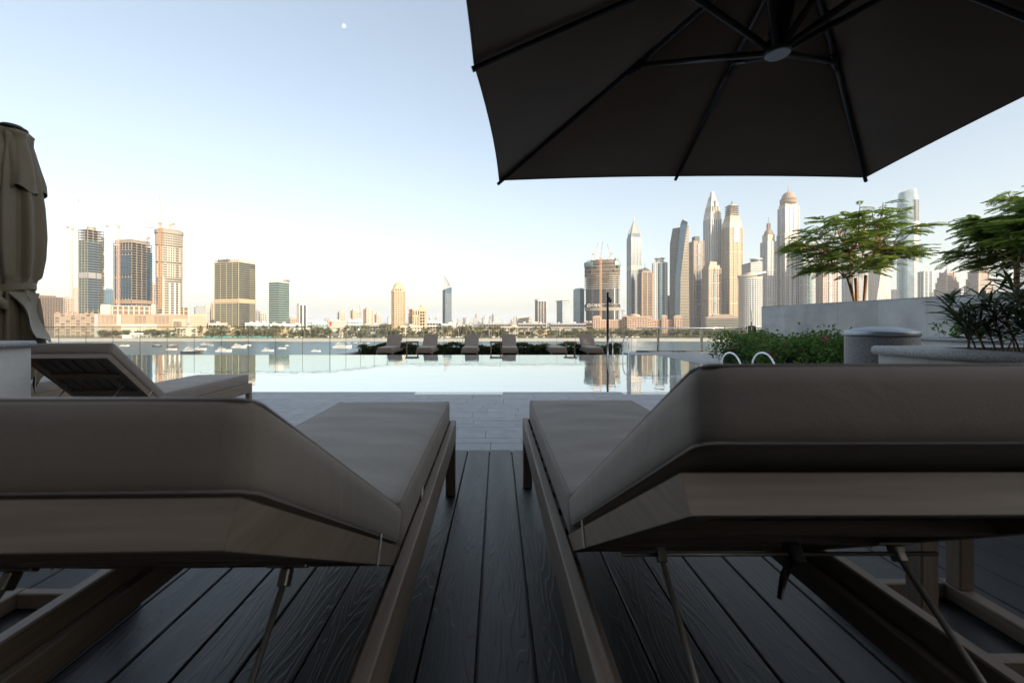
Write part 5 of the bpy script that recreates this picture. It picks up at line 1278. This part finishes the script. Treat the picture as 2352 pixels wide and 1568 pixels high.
for i in range(16000):
    px = rnd.uniform(300,1740); D = rnd.uniform(522,575); x = PX(px,D); hmax = 1.2+4.2*(.5+.5*math.sin(x*.05)*math.sin(x*.017+2)); z = ZG+rnd.uniform(0,hmax)
    u = Vector((rnd.gauss(0,1),rnd.gauss(0,1),rnd.gauss(0,1))).normalized(); v = u.orthogonal().normalized(); s = rnd.uniform(.4,.9); p = Vector((x,D,z))
    mb.add([p-u*s,p+v*s*.6,p+u*s,p-v*s*.6],[(0,1,2,3)])
o = mb.build('shore_scrub', M_dtree, kind='stuff'); tag(o, 'low green scrub along the back of the far beach', 'scrub')
# beach parasols
M_turq = mat('turquoise_parasol', (.10,.42,.40), .7); M_wpar = mat('white_parasol', (.74,.71,.66), .7)
def par_mesh(m): return MB().lathe([(1.7,2.1),(1.65,2.2),(.9,2.65),(.05,2.95)], 10).mesh('canopy', m)
PT, PW = par_mesh(M_turq), par_mesh(M_wpar); PP = MB().tube([(0,0,0),(0,0,2.6)], .06, 5).mesh('pole', MC['white'])
LB = {m.name: MB().b(-.9,.9,-.3,.3,.25,.35).add([(.5,-.3,.36),(1.0,-.3,.75),(1.0,.3,.75),(.5,.3,.36)],[(0,1,2,3)]).mesh('bed', m) for m in (M_turq,M_wpar)}
for i in range(88):
    z_ = rnd.random(); turq = z_ < .45
    px = rnd.uniform(455,640) if turq else rnd.choice((rnd.uniform(640,900),rnd.uniform(1000,1090),rnd.uniform(1130,1250),rnd.uniform(1370,1480))); D = rnd.uniform(497,520)
    zz_ = ZSEA+1.0+(D-491)/36*.4
    t = thing('beach_parasol', ('turquoise' if turq else 'white')+' parasol standing on the far sandy beach', 'parasol', (PX(px,D),D,zz_), 0, 'turquoise beach parasols' if turq else 'white beach parasols')
    link('canopy', PT if turq else PW, t); link('pole', PP, t)
    if i % 2: t = thing('beach_bed', ('turquoise' if turq else 'white')+' sunbed standing on the far sandy beach', 'sunbed', (PX(px,D)+2.6,D,zz_), 0, 'turquoise beach sunbeds' if turq else 'white beach sunbeds', (1.3,1.3,1.3)); link('bed', LB[(M_turq if turq else M_wpar).name], t)

# ---------------------------------------------------------------- hedge behind the far loungers
M_hedge = leafmat('dark_hedge_leaves', (.022,.04,.012), (.05,.08,.022), .2, 6.)
M_tw = mat('brown_twig', (.14,.085,.05), .85, 0, .2, 9.)
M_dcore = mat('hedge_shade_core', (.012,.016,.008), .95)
def leafcloud(n, f, ls, r, asp=.36):
    mb = MB()
    for i in range(n):
        p, up = f(r); u = (Vector((r.gauss(0,1),r.gauss(0,1),r.gauss(0,.8)))+up).normalized(); v = u.cross(Vector((r.gauss(0,1),r.gauss(0,1),r.gauss(0,1)))).normalized(); s = ls*r.uniform(.6,1.3)
        nrm = u.cross(v)*s*.18
        mb.add([p,p+u*s*.5+v*s*asp+nrm,p+u*s,p+u*s*.5-v*s*asp+nrm],[(0,1,2,3)])
    return mb
r = random.Random(8)
hg = thing('hedge', 'long low clipped hedge behind the far row of loungers', 'hedge', (0,20.9,ZF))
def top_(x): return .50+.07*math.sin(x*2.1)+.05*math.sin(x*5.3+1)+(.05 if abs(x-2)<.6 else 0)
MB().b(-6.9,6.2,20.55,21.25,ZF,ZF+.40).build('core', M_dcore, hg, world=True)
def hf(r):
    x = r.uniform(-7.05,6.3); q = r.random(); hh = top_(x)
    if q < .5: return Vector((x,20.5+r.uniform(-.08,.08),ZF+r.uniform(.02,hh))), Vector((0,-.8,.6))
    return Vector((x,r.uniform(20.45,21.3),ZF+hh+r.uniform(-.1,.03))), Vector((0,-.2,1))
leafcloud(15000, hf, .115, r, .2).build('foliage', M_hedge, hg, world=True, kind='stuff')
# ---------------------------------------------------------------- flowering hedge by the wall
M_fl = leafmat('fresh_green_leaves', (.06,.14,.02), (.14,.26,.05), .4, 5.)
M_pink = mat('magenta_bracts', (.45,.04,.16), .6, 0, .2)
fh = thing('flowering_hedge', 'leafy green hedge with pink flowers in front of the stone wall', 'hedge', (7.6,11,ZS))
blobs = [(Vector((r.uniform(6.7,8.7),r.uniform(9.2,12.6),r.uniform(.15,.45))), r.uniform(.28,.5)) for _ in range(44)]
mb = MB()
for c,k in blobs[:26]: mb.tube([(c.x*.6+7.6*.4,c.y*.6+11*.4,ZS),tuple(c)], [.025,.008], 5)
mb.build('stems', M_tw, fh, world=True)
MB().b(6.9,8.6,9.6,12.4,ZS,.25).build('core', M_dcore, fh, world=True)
def ff_(r):
    c,k = r.choice(blobs); d = Vector((r.gauss(0,1),r.gauss(0,1),r.gauss(0,1))).normalized(); return c+d*k*r.uniform(.55,1.0)+Vector((0,0,(.16 if r.random()<.06 else 0))), d*.6
leafcloud(15000, ff_, .10, r, .26).build('foliage', M_fl, fh, world=True, kind='stuff')
mpk = [leafcloud(9, lambda r: (Vector((r.gauss(0,.02),r.gauss(0,.02),r.gauss(0,.02))), Vector((r.gauss(0,1),r.gauss(0,1),1))), .055, r, .4).mesh('flower', M_pink) for _ in range(3)]
for i in range(46):
    c,k = r.choice(blobs); d = Vector((r.gauss(0,.7)-.3,-abs(r.gauss(0,1))-.2,r.gauss(0,.6))).normalized(); link('flower', mpk[i%3], fh, True, loc=(0,0,0)).matrix_basis = Matrix.Translation(c+d*k*1.02)
# ---------------------------------------------------------------- long leafed bush in the right planter
M_bam = leafmat('dark_lance_leaves', (.022,.045,.014), (.05,.085,.025), .2, 9.)
bb = thing('oleander_bush', 'dark bush of long narrow leaves in the right hand planter', 'bush', (4.3,2.9,.845))
lm = MB(); nseg = 6
for q in range(nseg):
    f0, f1 = q/nseg, (q+1)/nseg; w0, w1 = .0098*math.sin(math.pi*min(1,f0*.9+.06)), .0098*math.sin(math.pi*min(1,f1*.9+.06)); d0, d1 = -.03*f0*f0, -.03*f1*f1
    if q == nseg-1: w1 = .0004
    lm.add([(f0*.15,-w0,d0+abs(w0)*.3),(f0*.15,0,d0),(f1*.15,0,d1),(f1*.15,-w1,d1+abs(w1)*.3)],[(0,1,2,3)]); lm.add([(f0*.15,0,d0),(f0*.15,w0,d0+abs(w0)*.3),(f1*.15,w1,d1+abs(w1)*.3),(f1*.15,0,d1)],[(0,1,2,3)])
leaf_me = lm.mesh('leaf', M_bam); extra = MB(); nl = 0; stems = MB(); r = random.Random(77)
for sidx in range(84):
    b0 = Vector((r.uniform(3.62,4.9),r.uniform(2.2,3.35),.84)); lean = Vector((r.uniform(-.85,.55)-(.35 if b0.x < 3.9 else 0),r.uniform(-.5,.5),0)); Ls = r.uniform(.32,.62)*(1.15 if b0.x > 4.0 else .8)
    pts = [b0]; p = b0.copy()
    for q in range(1,6): p = p+Vector((lean.x*Ls*.16*(q*.35+.4),lean.y*Ls*.16*(q*.35+.4),Ls*.2)); pts.append(p.copy())
    stems.tube(pts, [.006,.0055,.005,.004,.003,.002], 5)
    for k in range(32):
        f = r.uniform(.25,1)*5; i0 = min(4,int(f)); P = pts[i0].lerp(pts[i0+1], f-i0) if f < 5 else pts[5]
        Rm = Matrix.Translation(P) @ Matrix.Rotation(r.uniform(0,6.28),4,'Z') @ Matrix.Rotation(-R(r.uniform(5,62)),4,'Y') @ Matrix.Rotation(r.uniform(-.5,.5),4,'X') @ Matrix.Scale(r.uniform(.7,1.25),4)
        if nl < 300 and P.x < 4.4 and k % 2 == 0:
            o = link('leaf', leaf_me, bb); o.matrix_parent_inverse = bb.matrix_basis.inverted(); o.matrix_basis = Rm; nl += 1
        else: extra.add([v.co for v in leaf_me.vertices], [tuple(pp.vertices) for pp in leaf_me.polygons], False, Rm)
stems.build('stems', M_tw, bb, world=True); extra.build('foliage', M_bam, bb, world=True, kind='stuff')
def weeds(label, x0,x1,y0,y1,z,n):
    t = thing('small_shrub', label, 'shrub', ((x0+x1)/2,(y0+y1)/2,z)); mb = MB(); st = MB()
    for i in range(n):
        b0 = Vector((r.uniform(x0,x1),r.uniform(y0,y1),z)); tp = b0+Vector((r.uniform(-.12,.12),r.uniform(-.1,.1),r.uniform(.08,.26))); st.tube([b0,tp],.004,4)
        m_ = leafcloud(16, lambda r: (b0.lerp(tp, r.uniform(.4,1.05))+Vector((r.gauss(0,.04),r.gauss(0,.04),0)), Vector((0,0,.3))), .085, r, .22); mb.add(m_.v, m_.f)
    st.build('stems', M_tw, t, world=True); mb.build('foliage', M_fl, t, world=True, kind='stuff')
weeds('sparse green shrubs growing in the low planter against the stone wall', 8.05, 8.9, 7.1, 7.5, .80, 16)
# ---------------------------------------------------------------- feathery trees above the wall
M_feath = leafmat('feathery_green_leaflets', (.09,.165,.027), (.26,.35,.07), .55, 2.)
M_bark = mat('orange_brown_bark', (.30,.17,.09), .85, 0, .2, 6., bump=.3, bscale=30.)
def frond_mesh(seed, L=.46):
    r = random.Random(seed); mb = MB(); n = 15; pts = []
    for q in range(n+1):
        f = q/n; pts.append(Vector((f*L, .02*math.sin(f*3+seed), -.16*L*f*f*2+.03*f)))
    mb.tube(pts[::3]+[pts[-1]], .0025, 3, cap=False)
    for q in range(1,n+1):
        f = q/n; pl_ = .125*math.sin(math.pi*(f*.82+.14))
        for s in (-1,1):
            a = pts[q]; tip = a+Vector((.04,s*pl_,-.035+r.uniform(-.012,.012))); w_ = .021
            m_ = a.lerp(tip,.5)+Vector((0,0,.006)); mb.add([a,m_+Vector((-w_,0,0)),tip,m_+Vector((w_,0,0))],[(0,1,2,3)])
    return mb.mesh('frond', M_feath)
FM = [frond_mesh(i) for i in range(4)]
def feather_tree(label, base, fork, clusters, trunk_r, seed, nf=11, fs=1.):
    t = thing('feathery_tree', label, 'tree', tuple(base)); r = random.Random(seed); base, fork = Vector(base), Vector(fork)
    MB().tube([base, base.lerp(fork,.5)+Vector((.05,0,0)), fork], [trunk_r*1.15,trunk_r,trunk_r*.9], 10).build('trunk', M_bark, t, world=True)
    lim = []; k = 5
    cs = [Vector(c) for c in clusters]; cx_ = sum(cs,Vector())/len(cs)
    mains = []
    for i in range(5):
        an = 2*math.pi*i/5+.4; e = fork+Vector((math.cos(an)*.75,math.sin(an)*.6,.75+.25*r.random())); m_ = fork.lerp(e,.5)+Vector((r.uniform(-.1,.1),0,-.08)); mains.append(e)
        MB().tube([fork,m_,e], [trunk_r*.55,trunk_r*.36,trunk_r*.26], 7).build('limb', M_bark, t, world=True)
    tw = MB(); ex = MB(); cnt = 0; 
    for ci, c in enumerate(cs):
        e = min(mains, key=lambda q: (q-c).length); mid = e.lerp(c,.5)+Vector((r.uniform(-.12,.12),r.uniform(-.12,.12),r.uniform(-.1,.12)))
        tw.tube([e,mid,c], [trunk_r*.3,.016,.007], 5)
        out = Vector((c.x-fork.x,c.y-fork.y,0)); out = out.normalized() if out.length > .01 else Vector((1,0,0))
        a0 = math.atan2(out.y,out.x)
        for q in range(nf):
            an = a0+r.gauss(0,1.25); P = mid.lerp(c, r.uniform(.35,1.))+Vector((r.uniform(-.1,.1),r.uniform(-.1,.1),r.uniform(-.07,.07)))
            Rm = Matrix.Translation(P) @ Matrix.Rotation(an,4,'Z') @ Matrix.Rotation(-R(r.uniform(-12,22)),4,'Y') @ Matrix.Rotation(r.uniform(-.3,.3),4,'X') @ Matrix.Scale(fs*r.uniform(.75,1.2),4)
            me = FM[(ci+q)%4]
            if cnt < 290 and q < 5:
                o = link('frond', me, t); o.matrix_parent_inverse = t.matrix_basis.inverted(); o.matrix_basis = Rm; cnt += 1
            else: ex.add([v.co for v in me.vertices], [tuple(pp.vertices) for pp in me.polygons], False, Rm)
    tw.build('twigs', M_bark, t, world=True); ex.build('foliage', M_feath, t, world=True, kind='stuff'); return t
r = random.Random(5); TD = 13.
cl = []
rows_ = [(1880,2010,482,498,9),(1860,2045,505,525,13),(1850,2070,535,555,15),(1850,2095,562,585,16),(1850,2060,592,610,12),(1870,1935,622,640,6),(1955,1985,618,640,3),(1800,1850,560,580,5),(2040,2078,570,600,6)]
for x0,x1,y0,y1,n in rows_:
    for q in range(n):
        D = TD+r.uniform(-1.5,1.5)*(1-abs((x0+x1)/2-1960)/260); px = x0+(x1-x0)*(q+r.uniform(.1,.9))/n; px = 1962+(px-1962)*(.84 if n > 7 else 1); cl.append((PX(px,TD)+(D-TD)*.35, D, PZ(r.uniform(y0,y1),TD)))
feather_tree('feathery flat topped tree standing behind the middle of the stone wall', (PX(1969,TD),TD,1.15), (PX(1948,TD),TD,PZ(640,TD)), cl, .048, 3, 10, 1.05)
for i,(px,yt) in enumerate(((1971,638),(1983,632))):
    t = thing('tree_stake', ['shorter','taller'][i]+' wooden stake beside the feathery tree trunk', 'stake', (PX(px,TD-.3),TD-.3,1.15)); MB().tube([(0,0,0),((-1)**i*-.08,0,PZ(yt,TD-.3)-1.15)], .045, 10).build('post', M_bark, t)
TD2 = 8.45; cl = []
for x0,x1,y0,y1,n in ((2370,2490,395,430,9),(2345,2510,440,470,12),(2300,2520,485,510,15),(2262,2520,520,545,17),(2262,2500,560,580,16),(2290,2480,590,612,11)):
    for q in range(n):
        D = TD2+r.uniform(-.8,.9); px = x0+(x1-x0)*(q+r.uniform(.1,.9))/n; cl.append((PX(px,TD2)+(D-TD2)*.4, D, PZ(r.uniform(y0,y1),TD2)))
feather_tree('big feathery tree cut by the right edge of the view', (PX(2322,TD2),TD2,1.15), (PX(2336,TD2),TD2,PZ(605,TD2)), cl, .045, 6, 28, .88)

# ================================================================ MOON AND HAZE
mm = bpy.data.materials.new('day_moon'); mm.use_nodes = True; n = mm.node_tree.nodes; l = mm.node_tree.links; n.remove(n['Principled BSDF'])
df = n.new('ShaderNodeBsdfDiffuse'); tp = n.new('ShaderNodeBsdfTransparent'); ad = n.new('ShaderNodeAddShader'); nz = n.new('ShaderNodeTexNoise'); nz.inputs['Scale'].default_value = .006
rp = n.new('ShaderNodeValToRGB'); rp.color_ramp.elements[0].color = (.05,.05,.05,1); rp.color_ramp.elements[1].color = (.17,.165,.16,1); tcn = n.new('ShaderNodeTexCoord')
l.new(tcn.outputs['Object'], nz.inputs[0]); l.new(nz.outputs[0], rp.inputs[0]); l.new(rp.outputs[0], df.inputs[0]); l.new(df.outputs[0], ad.inputs[0]); l.new(tp.outputs[0], ad.inputs[1]); l.new(ad.outputs[0], n['Material Output'].inputs[0])
MD = 34000; RM = 4.6/FPX*MD
mo = MB().lathe([(RM*math.sin(q*math.pi/24),-RM*math.cos(q*math.pi/24)) for q in range(1,24)], 32).build('moon', mm)
mo.location = (PX(790,MD),MD,PZ(60,MD)); tag(mo, 'small pale daytime moon high in the blue sky', 'moon'); mo.visible_shadow = True
hz = MB().b(-21000,21000,-3200,27000,-22.5,420).build('haze', MC['white'], kind='stuff')
hm = bpy.data.materials.new('thin_sea_haze'); hm.use_nodes = True; n = hm.node_tree.nodes; l = hm.node_tree.links; n.remove(n['Principled BSDF'])
pv = n.new('ShaderNodeVolumePrincipled'); pv.inputs['Color'].default_value = (.84,.91,1,1); pv.inputs['Density'].default_value = 1.0e-4; pv.inputs['Anisotropy'].default_value = .1
l.new(pv.outputs[0], n['Material Output'].inputs['Volume']); hz.data.materials.clear(); hz.data.materials.append(hm)
